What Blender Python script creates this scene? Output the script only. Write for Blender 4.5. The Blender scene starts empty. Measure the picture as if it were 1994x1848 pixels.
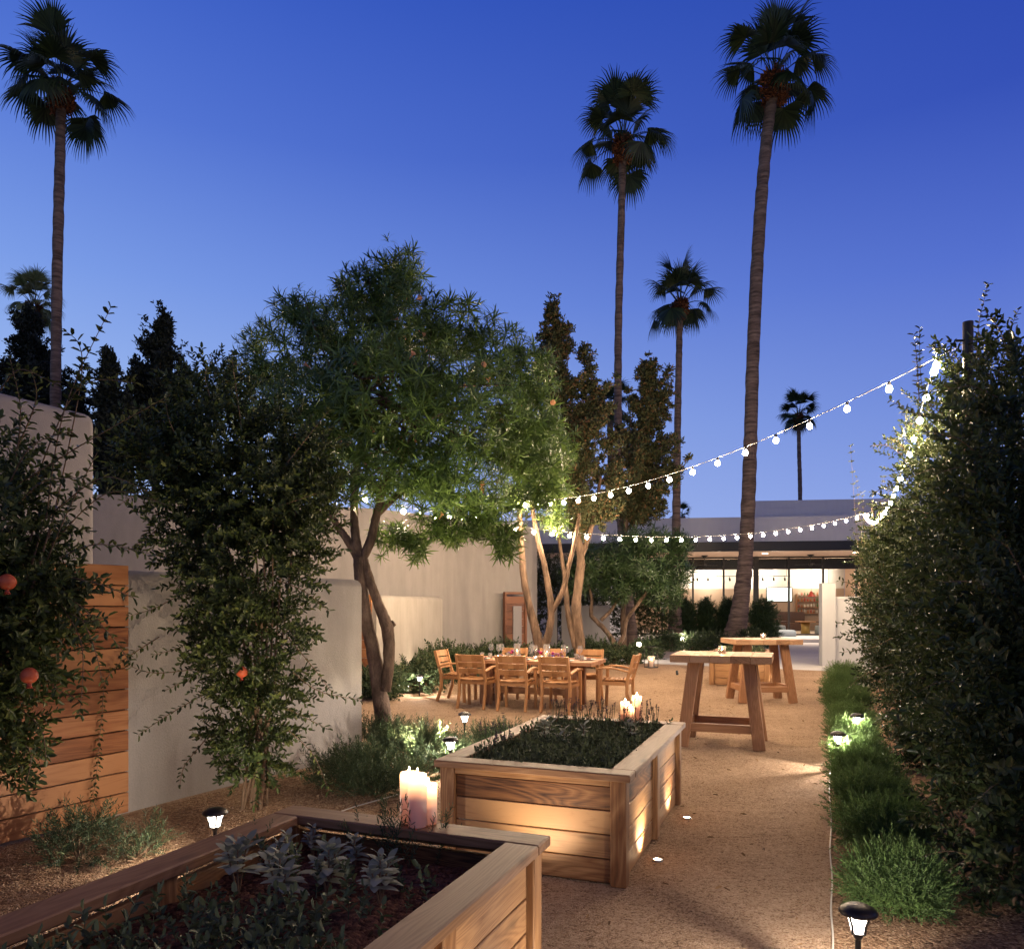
import bpy, math, random
import numpy as np
from mathutils import Vector, Matrix

random.seed(7)
RNG = np.random.default_rng(7)
R = math.radians
scene = bpy.context.scene
COL = scene.collection
EYE, F, CU, HV = 1.65, 1500.0, 997.0, 1178.0
TH = 22.0


# ------------------------------------------------------------------ layout helpers
def Q(u, v, d):
    """point seen in direction (u, v) at distance d along the view"""
    return Vector(((u - CU) * d / F, d, EYE - (v - HV) * d / F))


def P(u, v, z=0.0):
    """point of the horizontal plane z seen in direction (u, v)"""
    d = (EYE - z) * F / (v - HV)
    return Vector(((u - CU) * d / F, d, z))


def U(u, d, z=0.0):
    return Vector(((u - CU) * d / F, d, z))


def axes(deg):
    a = R(deg)
    return Vector((math.cos(a), -math.sin(a), 0)), Vector((math.sin(a), math.cos(a), 0))


# ------------------------------------------------------------------ objects
def tag(o, label, cat, group=None, kind=None):
    if label: o['label'] = label
    if cat: o['category'] = cat
    if group: o['group'] = group
    if kind: o['kind'] = kind
    return o


def empty(name, loc, rz=0.0, label=None, cat=None, group=None):
    o = bpy.data.objects.new(name, None)
    COL.objects.link(o)
    o.location = loc
    o.rotation_euler = (0, 0, rz)
    o.empty_display_size = 0.1
    return tag(o, label, cat, group)


def link(name, me, mat=None, parent=None, loc=None, rz=None):
    o = bpy.data.objects.new(name, me)
    COL.objects.link(o)
    if mat is not None and len(me.materials) == 0:
        me.materials.append(mat)
    if parent is not None: o.parent = parent
    if loc is not None: o.location = loc
    if rz is not None: o.rotation_euler = (0, 0, rz)
    return o


def children_of(o):
    return [c for c in bpy.data.objects if c.parent == o]


def copy_tree(o, parent=None):
    kids = children_of(o)
    c = o.copy()
    COL.objects.link(c)
    c.parent = parent
    for k in kids:
        copy_tree(k, c)
    return c


class MB:
    """collects simple shapes into one mesh"""

    def __init__(self):
        self.v, self.f, self.sm = [], [], []

    def add(self, vs, fs, smooth=False):
        n = len(self.v)
        self.v.extend([tuple(p) for p in vs])
        self.f.extend([tuple(i + n for i in f) for f in fs])
        self.sm.extend([smooth] * len(fs))

    def box(self, c, s, c_=0.004, m=None):
        hx, hy, hz = s[0] / 2, s[1] / 2, s[2] / 2
        ch = min(c_, hx * .45, hy * .45, hz * .45)
        h = (hx, hy, hz)
        vs, idx = [], {}
        for sx in (-1, 1):
            for sy in (-1, 1):
                for sz in (-1, 1):
                    sg = (sx, sy, sz)
                    for a in range(3):
                        idx[(sg, a)] = len(vs)
                        vs.append(Vector([sg[k] * (h[k] if k == a else h[k] - ch) for k in range(3)]))
        fs = []
        for a in range(3):
            b, d = (a + 1) % 3, (a + 2) % 3
            for s_ in (-1, 1):
                q = []
                for sb, sd in ((-1, -1), (1, -1), (1, 1), (-1, 1)):
                    g = [0, 0, 0]; g[a] = s_; g[b] = sb; g[d] = sd
                    q.append(idx[(tuple(g), a)])
                fs.append(q)
            for sa in (-1, 1):
                for sb in (-1, 1):
                    q = []
                    for ax, sd in ((a, -1), (a, 1), (b, 1), (b, -1)):
                        g = [0, 0, 0]; g[a] = sa; g[b] = sb; g[d] = sd
                        q.append(idx[(tuple(g), ax)])
                    fs.append(q)
        for sg in {k[0] for k in idx}:
            fs.append([idx[(sg, 0)], idx[(sg, 1)], idx[(sg, 2)]])
        out = []
        for f in fs:
            p = [vs[i] for i in f]
            nrm = (p[1] - p[0]).cross(p[2] - p[0])
            cen = sum(p, Vector()) / len(p)
            out.append(f if nrm.dot(cen) > 0 else f[::-1])
        M = m if m is not None else Matrix.Identity(4)
        c = Vector(c)
        self.add([c + (M.to_3x3() @ p) for p in vs], out)

    def beam(self, a, b, w, t, ch=0.004, up=None):
        """box of section w x t running from a to b"""
        a, b = Vector(a), Vector(b)
        z = (b - a).normalized()
        up = Vector(up) if up is not None else (Vector((0, 1, 0)) if abs(z.y) < .9 else Vector((0, 0, 1)))
        x = up.cross(z).normalized()
        y = z.cross(x)
        m = Matrix((x, y, z)).transposed().to_4x4()
        self.box((a + b) / 2, (w, t, (b - a).length), ch, m)

    def tube(self, pts, rad, seg=8, jit=0.0, caps=True):
        pts = [Vector(p) for p in pts]
        n = len(pts)
        if not hasattr(rad, '__len__'): rad = [rad] * n
        vs, fs = [], []
        ref = None
        for i in range(n):
            t = (pts[min(i + 1, n - 1)] - pts[max(i - 1, 0)]).normalized()
            if ref is None:
                ref = Vector((1, 0, 0)) if abs(t.x) < .8 else Vector((0, 1, 0))
            x = (ref - t * ref.dot(t)).normalized()
            ref = x
            y = t.cross(x)
            for k in range(seg):
                a = 2 * math.pi * k / seg
                r = rad[i] * (1 + (random.uniform(-jit, jit) if jit else 0))
                vs.append(pts[i] + (x * math.cos(a) + y * math.sin(a)) * r)
        for i in range(n - 1):
            for k in range(seg):
                k2 = (k + 1) % seg
                fs.append((i * seg + k, i * seg + k2, (i + 1) * seg + k2, (i + 1) * seg + k))
        self.add(vs, fs, True)
        if caps:
            self.add(vs[:seg], [tuple(range(seg))[::-1]])
            self.add(vs[-seg:], [tuple(range(seg))])

    def lathe(self, prof, c=(0, 0, 0), seg=20, smooth=True):
        vs, fs = [], []
        c = Vector(c)
        for r, z in prof:
            for k in range(seg):
                a = 2 * math.pi * k / seg
                vs.append(c + Vector((r * math.cos(a), r * math.sin(a), z)))
        for i in range(len(prof) - 1):
            for k in range(seg):
                k2 = (k + 1) % seg
                fs.append((i * seg + k, i * seg + k2, (i + 1) * seg + k2, (i + 1) * seg + k))
        self.add(vs, fs, smooth)

    def prism(self, poly, z0, z1):
        n = len(poly)
        area = sum(poly[i][0] * poly[(i + 1) % n][1] - poly[(i + 1) % n][0] * poly[i][1] for i in range(n))
        if area < 0: poly = poly[::-1]
        vs = [(p[0], p[1], z0) for p in poly] + [(p[0], p[1], z1) for p in poly]
        fs = [tuple(range(n))[::-1], tuple(range(n, 2 * n))]
        fs += [(i, (i + 1) % n, n + (i + 1) % n, n + i) for i in range(n)]
        self.add(vs, fs)

    def mesh(self, name, mat):
        me = bpy.data.meshes.new(name)
        me.from_pydata(self.v, [], self.f)
        me.polygons.foreach_set('use_smooth', self.sm)
        me.update()
        if mat: me.materials.append(mat)
        return me

    def build(self, name, mat, parent=None, loc=None, rz=None):
        return link(name, self.mesh(name, mat), None, parent, loc, rz)


def smooth_path(ctrl, n=5):
    """Catmull-Rom through (point, radius) pairs"""
    P_ = [Vector(c[0]) for c in ctrl]
    r_ = [c[1] for c in ctrl]
    pts, rad = [], []
    for i in range(len(P_) - 1):
        p0, p1, p2, p3 = P_[max(i - 1, 0)], P_[i], P_[i + 1], P_[min(i + 2, len(P_) - 1)]
        for k in range(n):
            t = k / n
            pts.append(.5 * ((2 * p1) + (p2 - p0) * t + (2 * p0 - 5 * p1 + 4 * p2 - p3) * t * t + (3 * p1 - p0 - 3 * p2 + p3) * t ** 3))
            rad.append(r_[i] * (1 - t) + r_[i + 1] * t)
    pts.append(P_[-1]); rad.append(r_[-1])
    return pts, rad


# ------------------------------------------------------------------ materials
def new_mat(name):
    m = bpy.data.materials.new(name)
    m.use_nodes = True
    nt = m.node_tree
    b = nt.nodes['Principled BSDF']
    return m, nt, b


def N(nt, t, **kw):
    n = nt.nodes.new(t)
    for k, v in kw.items():
        if k.startswith('i_'):
            n.inputs[k[2:].replace('_', ' ')].default_value = v
        elif k.startswith('n_'):
            n.inputs[int(k[2:])].default_value = v
        else:
            setattr(n, k, v)
    return n


def ramp(nt, fac, stops):
    r = nt.nodes.new('ShaderNodeValToRGB')
    e = r.color_ramp.elements
    while len(e) < len(stops): e.new(0.5)
    for el, (p, c) in zip(e, stops):
        el.position = p
        el.color = (*c, 1)
    nt.links.new(fac, r.inputs[0])
    return r.outputs[0]


def plain(name, col, rough=.6, metal=0.0, spec=.5):
    m, nt, b = new_mat(name)
    b.inputs['Base Color'].default_value = (*col, 1)
    b.inputs['Roughness'].default_value = rough
    b.inputs['Metallic'].default_value = metal
    b.inputs['Specular IOR Level'].default_value = spec
    return m


def emit(name, col, s):
    m, nt, b = new_mat(name)
    b.inputs['Base Color'].default_value = (.8, .8, .8, 1)
    b.inputs['Emission Color'].default_value = (*col, 1)
    b.inputs['Emission Strength'].default_value = s
    return m


def plaster(name, c1, c2, bump=.25):
    m, nt, b = new_mat(name)
    tc = N(nt, 'ShaderNodeTexCoord')
    n1 = N(nt, 'ShaderNodeTexNoise', i_Scale=1.3, i_Detail=6.0, i_Roughness=.6)
    mp = N(nt, 'ShaderNodeMapping'); mp.inputs['Scale'].default_value = (2.2, 2.2, .35)
    n2 = N(nt, 'ShaderNodeTexNoise', i_Scale=3.0, i_Detail=4.0)
    n3 = N(nt, 'ShaderNodeTexNoise', i_Scale=70.0, i_Detail=3.0, i_Roughness=.7)
    nt.links.new(tc.outputs['Object'], n1.inputs['Vector'])
    nt.links.new(tc.outputs['Object'], mp.inputs['Vector'])
    nt.links.new(mp.outputs[0], n2.inputs['Vector'])
    nt.links.new(tc.outputs['Object'], n3.inputs['Vector'])
    a = N(nt, 'ShaderNodeMath', operation='ADD'); nt.links.new(n1.outputs[0], a.inputs[0]); nt.links.new(n2.outputs[0], a.inputs[1])
    a2 = N(nt, 'ShaderNodeMath', operation='MULTIPLY_ADD'); nt.links.new(n3.outputs[0], a2.inputs[0])
    a2.inputs[1].default_value = .9
    nt.links.new(a.outputs[0], a2.inputs[2])
    h = N(nt, 'ShaderNodeMath', operation='MULTIPLY'); nt.links.new(a2.outputs[0], h.inputs[0]); h.inputs[1].default_value = .345
    nt.links.new(ramp(nt, h.outputs[0], [(.32, c2), (.66, c1)]), b.inputs['Base Color'])
    bp = N(nt, 'ShaderNodeBump', i_Strength=bump, i_Distance=.01)
    nt.links.new(n3.outputs[0], bp.inputs['Height'])
    nt.links.new(bp.outputs[0], b.inputs['Normal'])
    b.inputs['Roughness'].default_value = .9
    b.inputs['Specular IOR Level'].default_value = .2
    return m


def wood(name, axis, dark, mid, light, knots=.5, rough=.55, ringscale=1.0):
    m, nt, b = new_mat(name)
    tc = N(nt, 'ShaderNodeTexCoord')
    gm = N(nt, 'ShaderNodeNewGeometry')
    off = N(nt, 'ShaderNodeMath', operation='MULTIPLY', n_1=37.0)
    nt.links.new(gm.outputs['Random Per Island'], off.inputs[0])
    cx = N(nt, 'ShaderNodeCombineXYZ')
    for k in range(3): nt.links.new(off.outputs[0], cx.inputs[k])
    ad = N(nt, 'ShaderNodeVectorMath', operation='ADD')
    nt.links.new(tc.outputs['Object'], ad.inputs[0]); nt.links.new(cx.outputs[0], ad.inputs[1])

    def scl(g, c):
        mp = N(nt, 'ShaderNodeMapping')
        s = [c, c, c]; s[axis] = g
        mp.inputs['Scale'].default_value = s
        nt.links.new(ad.outputs[0], mp.inputs['Vector'])
        return mp.outputs[0]
    n1 = N(nt, 'ShaderNodeTexNoise', i_Scale=1.0, i_Detail=2.0, i_Distortion=.6)
    nt.links.new(scl(.55 * ringscale, 4.5 * ringscale), n1.inputs['Vector'])
    pp = N(nt, 'ShaderNodeMath', operation='MULTIPLY', n_1=21.0); nt.links.new(n1.outputs[0], pp.inputs[0])
    pg = N(nt, 'ShaderNodeMath', operation='PINGPONG', n_1=.5); nt.links.new(pp.outputs[0], pg.inputs[0])
    n2 = N(nt, 'ShaderNodeTexNoise', i_Scale=1.0, i_Detail=5.0, i_Roughness=.65)
    nt.links.new(scl(3.5, 95.0), n2.inputs['Vector'])
    n3 = N(nt, 'ShaderNodeTexNoise', i_Scale=1.0, i_Detail=3.0)
    nt.links.new(scl(1.2, 3.0), n3.inputs['Vector'])
    s1 = N(nt, 'ShaderNodeMath', operation='MULTIPLY_ADD', n_1=.34); nt.links.new(pg.outputs[0], s1.inputs[0])
    s2 = N(nt, 'ShaderNodeMath', operation='MULTIPLY', n_1=.5); nt.links.new(n2.outputs[0], s2.inputs[0])
    nt.links.new(s2.outputs[0], s1.inputs[2])
    s3 = N(nt, 'ShaderNodeMath', operation='MULTIPLY_ADD', n_1=.6); nt.links.new(n3.outputs[0], s3.inputs[0]); nt.links.new(s1.outputs[0], s3.inputs[2])
    rnd = N(nt, 'ShaderNodeMath', operation='MULTIPLY_ADD', n_1=.42, n_2=-.22); nt.links.new(gm.outputs['Random Per Island'], rnd.inputs[0])
    s4 = N(nt, 'ShaderNodeMath', operation='ADD'); nt.links.new(s3.outputs[0], s4.inputs[0]); nt.links.new(rnd.outputs[0], s4.inputs[1])
    col = ramp(nt, s4.outputs[0], [(.28, dark), (.52, mid), (.80, light)])
    # knots
    vo = N(nt, 'ShaderNodeTexVoronoi', i_Scale=1.0)
    nt.links.new(scl(2.1, 6.5), vo.inputs['Vector'])
    kr = N(nt, 'ShaderNodeMapRange', n_1=.06, n_2=.2, n_3=knots, n_4=0.0)
    nt.links.new(vo.outputs['Distance'], kr.inputs[0])
    mx = N(nt, 'ShaderNodeMix', data_type='RGBA')
    nt.links.new(kr.outputs[0], mx.inputs['Factor'])
    nt.links.new(col, mx.inputs['A'])
    mx.inputs['B'].default_value = (dark[0] * .35, dark[1] * .3, dark[2] * .3, 1)
    nt.links.new(mx.outputs['Result'], b.inputs['Base Color'])
    bp = N(nt, 'ShaderNodeBump', i_Strength=.25, i_Distance=.004)
    nt.links.new(s1.outputs[0], bp.inputs['Height'])
    nt.links.new(bp.outputs[0], b.inputs['Normal'])
    b.inputs['Roughness'].default_value = rough
    b.inputs['Specular IOR Level'].default_value = .3
    return m


def leaf(name, c1, c2, trans=.35, rough=.45, c3=None):
    m, nt, b = new_mat(name)
    gm = N(nt, 'ShaderNodeNewGeometry')
    st = [(0, c1), (1, c2)] if c3 is None else [(0, c1), (.75, c2), (.97, c3)]
    col = ramp(nt, gm.outputs['Random Per Island'], st)
    nt.links.new(col, b.inputs['Base Color'])
    b.inputs['Roughness'].default_value = rough
    b.inputs['Specular IOR Level'].default_value = .35
    tr = N(nt, 'ShaderNodeBsdfTranslucent')
    nt.links.new(col, tr.inputs['Color'])
    mx = N(nt, 'ShaderNodeMixShader', n_0=trans)
    out = nt.nodes['Material Output']
    nt.links.new(b.outputs[0], mx.inputs[1]); nt.links.new(tr.outputs[0], mx.inputs[2])
    nt.links.new(mx.outputs[0], out.inputs['Surface'])
    return m


def bark(name, c1, c2, sc=(9, 9, 2), bump=.8):
    m, nt, b = new_mat(name)
    tc = N(nt, 'ShaderNodeTexCoord')
    mp = N(nt, 'ShaderNodeMapping'); mp.inputs['Scale'].default_value = sc
    n1 = N(nt, 'ShaderNodeTexNoise', i_Scale=1.0, i_Detail=8.0, i_Roughness=.7)
    nt.links.new(tc.outputs['Object'], mp.inputs['Vector']); nt.links.new(mp.outputs[0], n1.inputs['Vector'])
    nt.links.new(ramp(nt, n1.outputs[0], [(.33, c1), (.66, c2)]), b.inputs['Base Color'])
    bp = N(nt, 'ShaderNodeBump', i_Strength=bump, i_Distance=.03)
    nt.links.new(n1.outputs[0], bp.inputs['Height']); nt.links.new(bp.outputs[0], b.inputs['Normal'])
    b.inputs['Roughness'].default_value = .9
    b.inputs['Specular IOR Level'].default_value = .15
    return m


def gravel(name, c1, c2, c3, sc=140.0, bump=.6, patch=.5):
    m, nt, b = new_mat(name)
    tc = N(nt, 'ShaderNodeTexCoord')
    vo = N(nt, 'ShaderNodeTexVoronoi', i_Scale=sc)
    n1 = N(nt, 'ShaderNodeTexNoise', i_Scale=.9, i_Detail=6.0, i_Roughness=.65)
    n2 = N(nt, 'ShaderNodeTexNoise', i_Scale=28.0, i_Detail=6.0, i_Roughness=.75)
    n3 = N(nt, 'ShaderNodeTexNoise', i_Scale=7.0, i_Detail=5.0, i_Roughness=.7)
    for n in (vo, n1, n2, n3): nt.links.new(tc.outputs['Object'], n.inputs['Vector'])
    sp = N(nt, 'ShaderNodeSeparateColor'); nt.links.new(vo.outputs['Color'], sp.inputs[0])
    a = N(nt, 'ShaderNodeMath', operation='MULTIPLY_ADD', n_1=.45); nt.links.new(sp.outputs[0], a.inputs[0])
    w = N(nt, 'ShaderNodeMath', operation='MULTIPLY', n_1=.85); nt.links.new(n2.outputs[0], w.inputs[0]); nt.links.new(w.outputs[0], a.inputs[2])
    w2 = N(nt, 'ShaderNodeMath', operation='MULTIPLY_ADD', n_1=patch); nt.links.new(n1.outputs[0], w2.inputs[0]); nt.links.new(a.outputs[0], w2.inputs[2])
    w3 = N(nt, 'ShaderNodeMath', operation='MULTIPLY_ADD', n_1=.45); nt.links.new(n3.outputs[0], w3.inputs[0]); nt.links.new(w2.outputs[0], w3.inputs[2])
    w4 = N(nt, 'ShaderNodeMath', operation='MULTIPLY', n_1=.6); nt.links.new(w3.outputs[0], w4.inputs[0])
    nt.links.new(ramp(nt, w4.outputs[0], [(.46, c1), (.64, c2), (.84, c3)]), b.inputs['Base Color'])
    hs = N(nt, 'ShaderNodeMath', operation='MULTIPLY_ADD', n_1=-1.0); nt.links.new(vo.outputs['Distance'], hs.inputs[0]); nt.links.new(n2.outputs[0], hs.inputs[2])
    bp = N(nt, 'ShaderNodeBump', i_Strength=bump, i_Distance=.02)
    nt.links.new(hs.outputs[0], bp.inputs['Height'])
    bp2 = N(nt, 'ShaderNodeBump', i_Strength=.35, i_Distance=.06)
    nt.links.new(n3.outputs[0], bp2.inputs['Height']); nt.links.new(bp.outputs[0], bp2.inputs['Normal'])
    nt.links.new(bp2.outputs[0], b.inputs['Normal'])
    b.inputs['Roughness'].default_value = .95
    b.inputs['Specular IOR Level'].default_value = .1
    return m


def glass(name, tint=(.9, .95, .95), refl=.6, glint=.0):
    m, nt, b = new_mat(name)
    nt.nodes.remove(b)
    tr = N(nt, 'ShaderNodeBsdfTransparent'); tr.inputs[0].default_value = (*tint, 1)
    gl = N(nt, 'ShaderNodeBsdfGlossy'); gl.inputs['Roughness'].default_value = .02
    lw = N(nt, 'ShaderNodeLayerWeight', i_Blend=.25)
    mu = N(nt, 'ShaderNodeMath', operation='MULTIPLY', n_1=refl); nt.links.new(lw.outputs['Fresnel'], mu.inputs[0])
    mx = N(nt, 'ShaderNodeMixShader')
    nt.links.new(mu.outputs[0], mx.inputs[0]); nt.links.new(tr.outputs[0], mx.inputs[1]); nt.links.new(gl.outputs[0], mx.inputs[2])
    df = N(nt, 'ShaderNodeBsdfDiffuse'); df.inputs[0].default_value = (.9, .9, .9, 1)  # white diffuse share standing in for lamp reflections on the glass
    m2 = N(nt, 'ShaderNodeMixShader', n_0=glint)
    nt.links.new(mx.outputs[0], m2.inputs[1]); nt.links.new(df.outputs[0], m2.inputs[2])
    nt.links.new(m2.outputs[0], nt.nodes['Material Output'].inputs['Surface'])
    return m


def wax(name):
    m, nt, b = new_mat(name)
    b.inputs['Base Color'].default_value = (.85, .80, .66, 1)
    b.inputs['Roughness'].default_value = .5
    tr = N(nt, 'ShaderNodeBsdfTranslucent'); tr.inputs[0].default_value = (.98, .64, .46, 1)
    mx = N(nt, 'ShaderNodeMixShader', n_0=.55)
    nt.links.new(b.outputs[0], mx.inputs[1]); nt.links.new(tr.outputs[0], mx.inputs[2])
    nt.links.new(mx.outputs[0], nt.nodes['Material Output'].inputs['Surface'])
    return m


def frosted(name, col, s):
    m, nt, b = new_mat(name)
    nt.nodes.remove(b)
    tr = N(nt, 'ShaderNodeBsdfTransparent'); em = N(nt, 'ShaderNodeEmission', i_Strength=s); em.inputs[0].default_value = (*col, 1)
    mx = N(nt, 'ShaderNodeMixShader', n_0=.45)
    nt.links.new(tr.outputs[0], mx.inputs[1]); nt.links.new(em.outputs[0], mx.inputs[2])
    nt.links.new(mx.outputs[0], nt.nodes['Material Output'].inputs['Surface'])
    return m


CED = ((.030, .010, .004), (.165, .068, .024), (.35, .185, .078))
M = dict(
    cedar_x=wood('cedar_x', 0, *CED), cedar_y=wood('cedar_y', 1, *CED), cedar_z=wood('cedar_z', 2, *CED, knots=.2),
    cap_x=wood('cap_x', 0, (.055, .023, .011), (.18, .085, .038), (.275, .15, .075)),
    cap_y=wood('cap_y', 1, (.055, .023, .011), (.18, .085, .038), (.275, .15, .075)),
    ipe=wood('ipe', 1, (.11, .033, .011), (.26, .095, .032), (.40, .18, .07), knots=.15, ringscale=.7),
    teak_x=wood('teak_x', 0, (.17, .068, .022), (.30, .135, .048), (.39, .195, .08), knots=0),
    teak_y=wood('teak_y', 1, (.17, .068, .022), (.30, .135, .048), (.39, .195, .08), knots=0),
    teak_z=wood('teak_z', 2, (.17, .068, .022), (.30, .135, .048), (.39, .195, .08), knots=0),
    dark_wood=wood('dark_wood', 0, (.04, .014, .008), (.10, .038, .02), (.15, .06, .03), knots=.1),
    dine_x=wood('dine_x', 0, (.13, .055, .025), (.26, .12, .055), (.36, .19, .10), knots=.1),
    dine_z=wood('dine_z', 2, (.13, .055, .025), (.24, .11, .05), (.33, .17, .09), knots=.1),
    bar_y=wood('bar_y', 1, (.16, .08, .04), (.33, .18, .09), (.45, .27, .15), knots=.2),
    bar_z=wood('bar_z', 2, (.11, .045, .02), (.235, .105, .045), (.34, .17, .08), knots=.1),
    bar_x=wood('bar_x', 0, (.11, .045, .02), (.235, .105, .045), (.34, .17, .08), knots=.1),
    stucco=plaster('stucco', (.35, .315, .275), (.235, .21, .185), .5),
    stucco_house=plaster('stucco_house', (.265, .24, .225), (.19, .172, .16), .4),  # greyer, darker than the wall stucco: the unlit face's shade put into colour
    stucco_pale=plaster('stucco_pale', (.215, .20, .205), (.165, .155, .16), .3),
    white_wall=plaster('white_wall', (.60, .60, .60), (.52, .52, .52), .08),
    pier=plaster('pier_paint', (.42, .415, .41), (.37, .365, .36), .08),
    parapet=plaster('parapet_paint', (.52, .52, .54), (.46, .46, .48), .05),
    concrete=plaster('concrete', (.55, .52, .49), (.40, .38, .35), .1),
    path=gravel('path_gravel', (.10, .058, .033), (.41, .262, .16), (.56, .40, .27), 130, .9),
    bed=gravel('bed_gravel', (.12, .065, .035), (.34, .20, .11), (.52, .36, .22), 75, 1.0, .35),
    pale_bed=gravel('pale_gravel', (.25, .2, .15), (.45, .38, .30), (.6, .5, .42), 60, .8),
    soil=gravel('soil', (.03, .013, .009), (.12, .052, .034), (.24, .11, .07), 45, 1.0, .4),
    black=plain('black_metal', (.012, .012, .013), .45),
    bronze=plain('dark_bronze', (.035, .028, .022), .4, .6),
    steel=plain('steel', (.5, .5, .5), .35, .9),
    cable=plain('cable', (.55, .50, .42), .6),
    white_cable=plain('white_cable', (.14, .13, .12), .6),
    dark_frame=plain('dark_frame', (.02, .018, .016), .4, .3),
    ceramic=plain('ceramic', (.55, .53, .5), .3),
    napkin=plain('napkin', (.14, .05, .06), .9),
    fabric=plain('grey_fabric', (.22, .26, .28), .9),
    brown=plain('brown_leather', (.05, .022, .014), .5),
    tan_panel=plain('tan_panel', (.38, .30, .24), .6),
    warm_ceiling=plain('warm_ceiling', (.62, .46, .36), .7),
    bark_ole=bark('bark_oleander', (.045, .03, .022), (.22, .15, .105), (8, 8, 3.5), 1.6),
    bark_rough=bark('bark_rough', (.035, .022, .015), (.17, .11, .075), (10, 10, 3), 1.2),
    bark_palm=bark('bark_palm', (.045, .032, .026), (.24, .17, .13), (1.5, 1.5, 11), 1.0),
    twig=plain('twig', (.18, .11, .06), .8),
    boots=leaf('palm_boots', (.07, .025, .012), (.20, .075, .03), .1, .8),
    ole=leaf('oleander_leaf', (.038, .072, .018), (.145, .22, .05), .3, .35),
    ole_dark=leaf('oleander_leaf_dark', (.02, .042, .016), (.06, .10, .036), .25, .4),
    pom=leaf('pomegranate_leaf', (.022, .034, .011), (.075, .105, .028), .25, .4, (.16, .18, .05)),
    hedge=leaf('hedge_leaf', (.016, .027, .010), (.052, .074, .024), .25, .4, (.09, .10, .035)),
    lowhedge=leaf('low_hedge_leaf', (.055, .095, .026), (.15, .24, .07), .3, .5),
    rosemary=leaf('rosemary_leaf', (.018, .034, .014), (.065, .10, .042), .25, .5, (.13, .14, .06)),
    palm=leaf('palm_leaf', (.012, .022, .010), (.05, .075, .026), .3, .4),
    palm_lit=leaf('palm_leaf_lit', (.08, .11, .04), (.26, .29, .12), .35, .4),  # paler copy of the palm leaf; lamp light put into the colour
    cypress=leaf('cypress_leaf', (.006, .012, .008), (.022, .028, .016), .1, .7),
    juniper=leaf('juniper_leaf', (.020, .032, .012), (.075, .080, .03), .2, .7, (.15, .08, .035)),
    sage=leaf('sage_leaf', (.19, .20, .14), (.34, .35, .26), .15, .8),
    herb=leaf('herb_leaf', (.035, .052, .024), (.14, .165, .08), .25, .6),
    lavender=leaf('lavender_flower', (.045, .022, .045), (.11, .06, .09), .1, .8),
    flower=leaf('oleander_flower', (.58, .24, .11), (.70, .38, .20), .4, .6),
    posy=leaf('posy', (.45, .02, .08), (.10, .04, .28), .2, .6, (.6, .3, .1)),
    fruit=bark('pomegranate_skin', (.30, .035, .02), (.48, .12, .05), (16, 16, 16), .1),
    glass=glass('clear_glass', (.985, .985, .985), .8, .10), window=glass('window_glass', (.93, .95, .93), .35),
    wax=wax('candle_wax'),
    bulb=emit('string_bulb', (1.0, .75, .48), 1350.0),
    flame=emit('flame', (1.0, .60, .28), 220.0),
    lens=emit('lamp_lens', (1.0, .84, .70), 60.0),
    frost=frosted('lamp_glass', (1.0, .88, .76), 14.0),
    well=emit('well_lens', (1.0, .74, .46), 90.0),
    screen=emit('screen', (.75, 1.0, .95), 2.2),
    downlight=emit('downlight', (1.0, .75, .5), 14.0),
)


# ------------------------------------------------------------------ lamps
def lamp(name, kind, loc, energy, col=(1, .75, .5), size=.03, target=None, cone=100, blend=1.0, parent=None):
    ld = bpy.data.lights.new(name, kind)
    ld.energy = energy
    ld.color = col
    if kind == 'SPOT':
        ld.spot_size = R(cone); ld.spot_blend = blend; ld.shadow_soft_size = size
    elif kind == 'POINT':
        ld.shadow_soft_size = size
    elif kind == 'AREA':
        ld.size = size
    o = bpy.data.objects.new(name, ld)
    COL.objects.link(o)
    o.location = loc
    if target is not None:
        o.rotation_euler = (Vector(target) - Vector(loc)).to_track_quat('-Z', 'Y').to_euler()
    if parent is not None:
        o.parent = parent
        o.matrix_parent_inverse = Matrix.Identity(4)
    return o


# ------------------------------------------------------------------ scattered foliage
class T:
    """leafy template: arrays of verts and quads (tris repeat their last index)"""

    def __init__(self):
        self.v, self.q = [], []

    def strip(self, pts, wid, side):
        n = len(self.v)
        for p, w in zip(pts, wid):
            self.v.append(np.array(p) - np.array(side) * w / 2)
            self.v.append(np.array(p) + np.array(side) * w / 2)
        for i in range(len(pts) - 1):
            a = n + 2 * i
            self.q.append((a, a + 1, a + 3, a + 2))

    def leaf(self, base, d, up, L, w, fold=.25):
        base, d, up = np.array(base, float), np.array(d, float), np.array(up, float)
        d /= np.linalg.norm(d)
        s = np.cross(d, up); s /= (np.linalg.norm(s) + 1e-9)
        n_ = np.cross(s, d)
        i = len(self.v)
        self.v += [base, base + d * L * .3 + s * w / 2 + n_ * w * fold, base + d * L * .78 + s * w * .42 + n_ * w * fold * .7,
                   base + d * L - n_ * L * .1, base + d * L * .78 - s * w * .42 + n_ * w * fold * .7, base + d * L * .3 - s * w / 2 + n_ * w * fold]
        self.q += [(i, i + 1, i + 2, i + 3), (i, i + 3, i + 4, i + 5)]

    def arr(self):
        return np.array(self.v, np.float32), np.array(self.q, np.int32)


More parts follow.
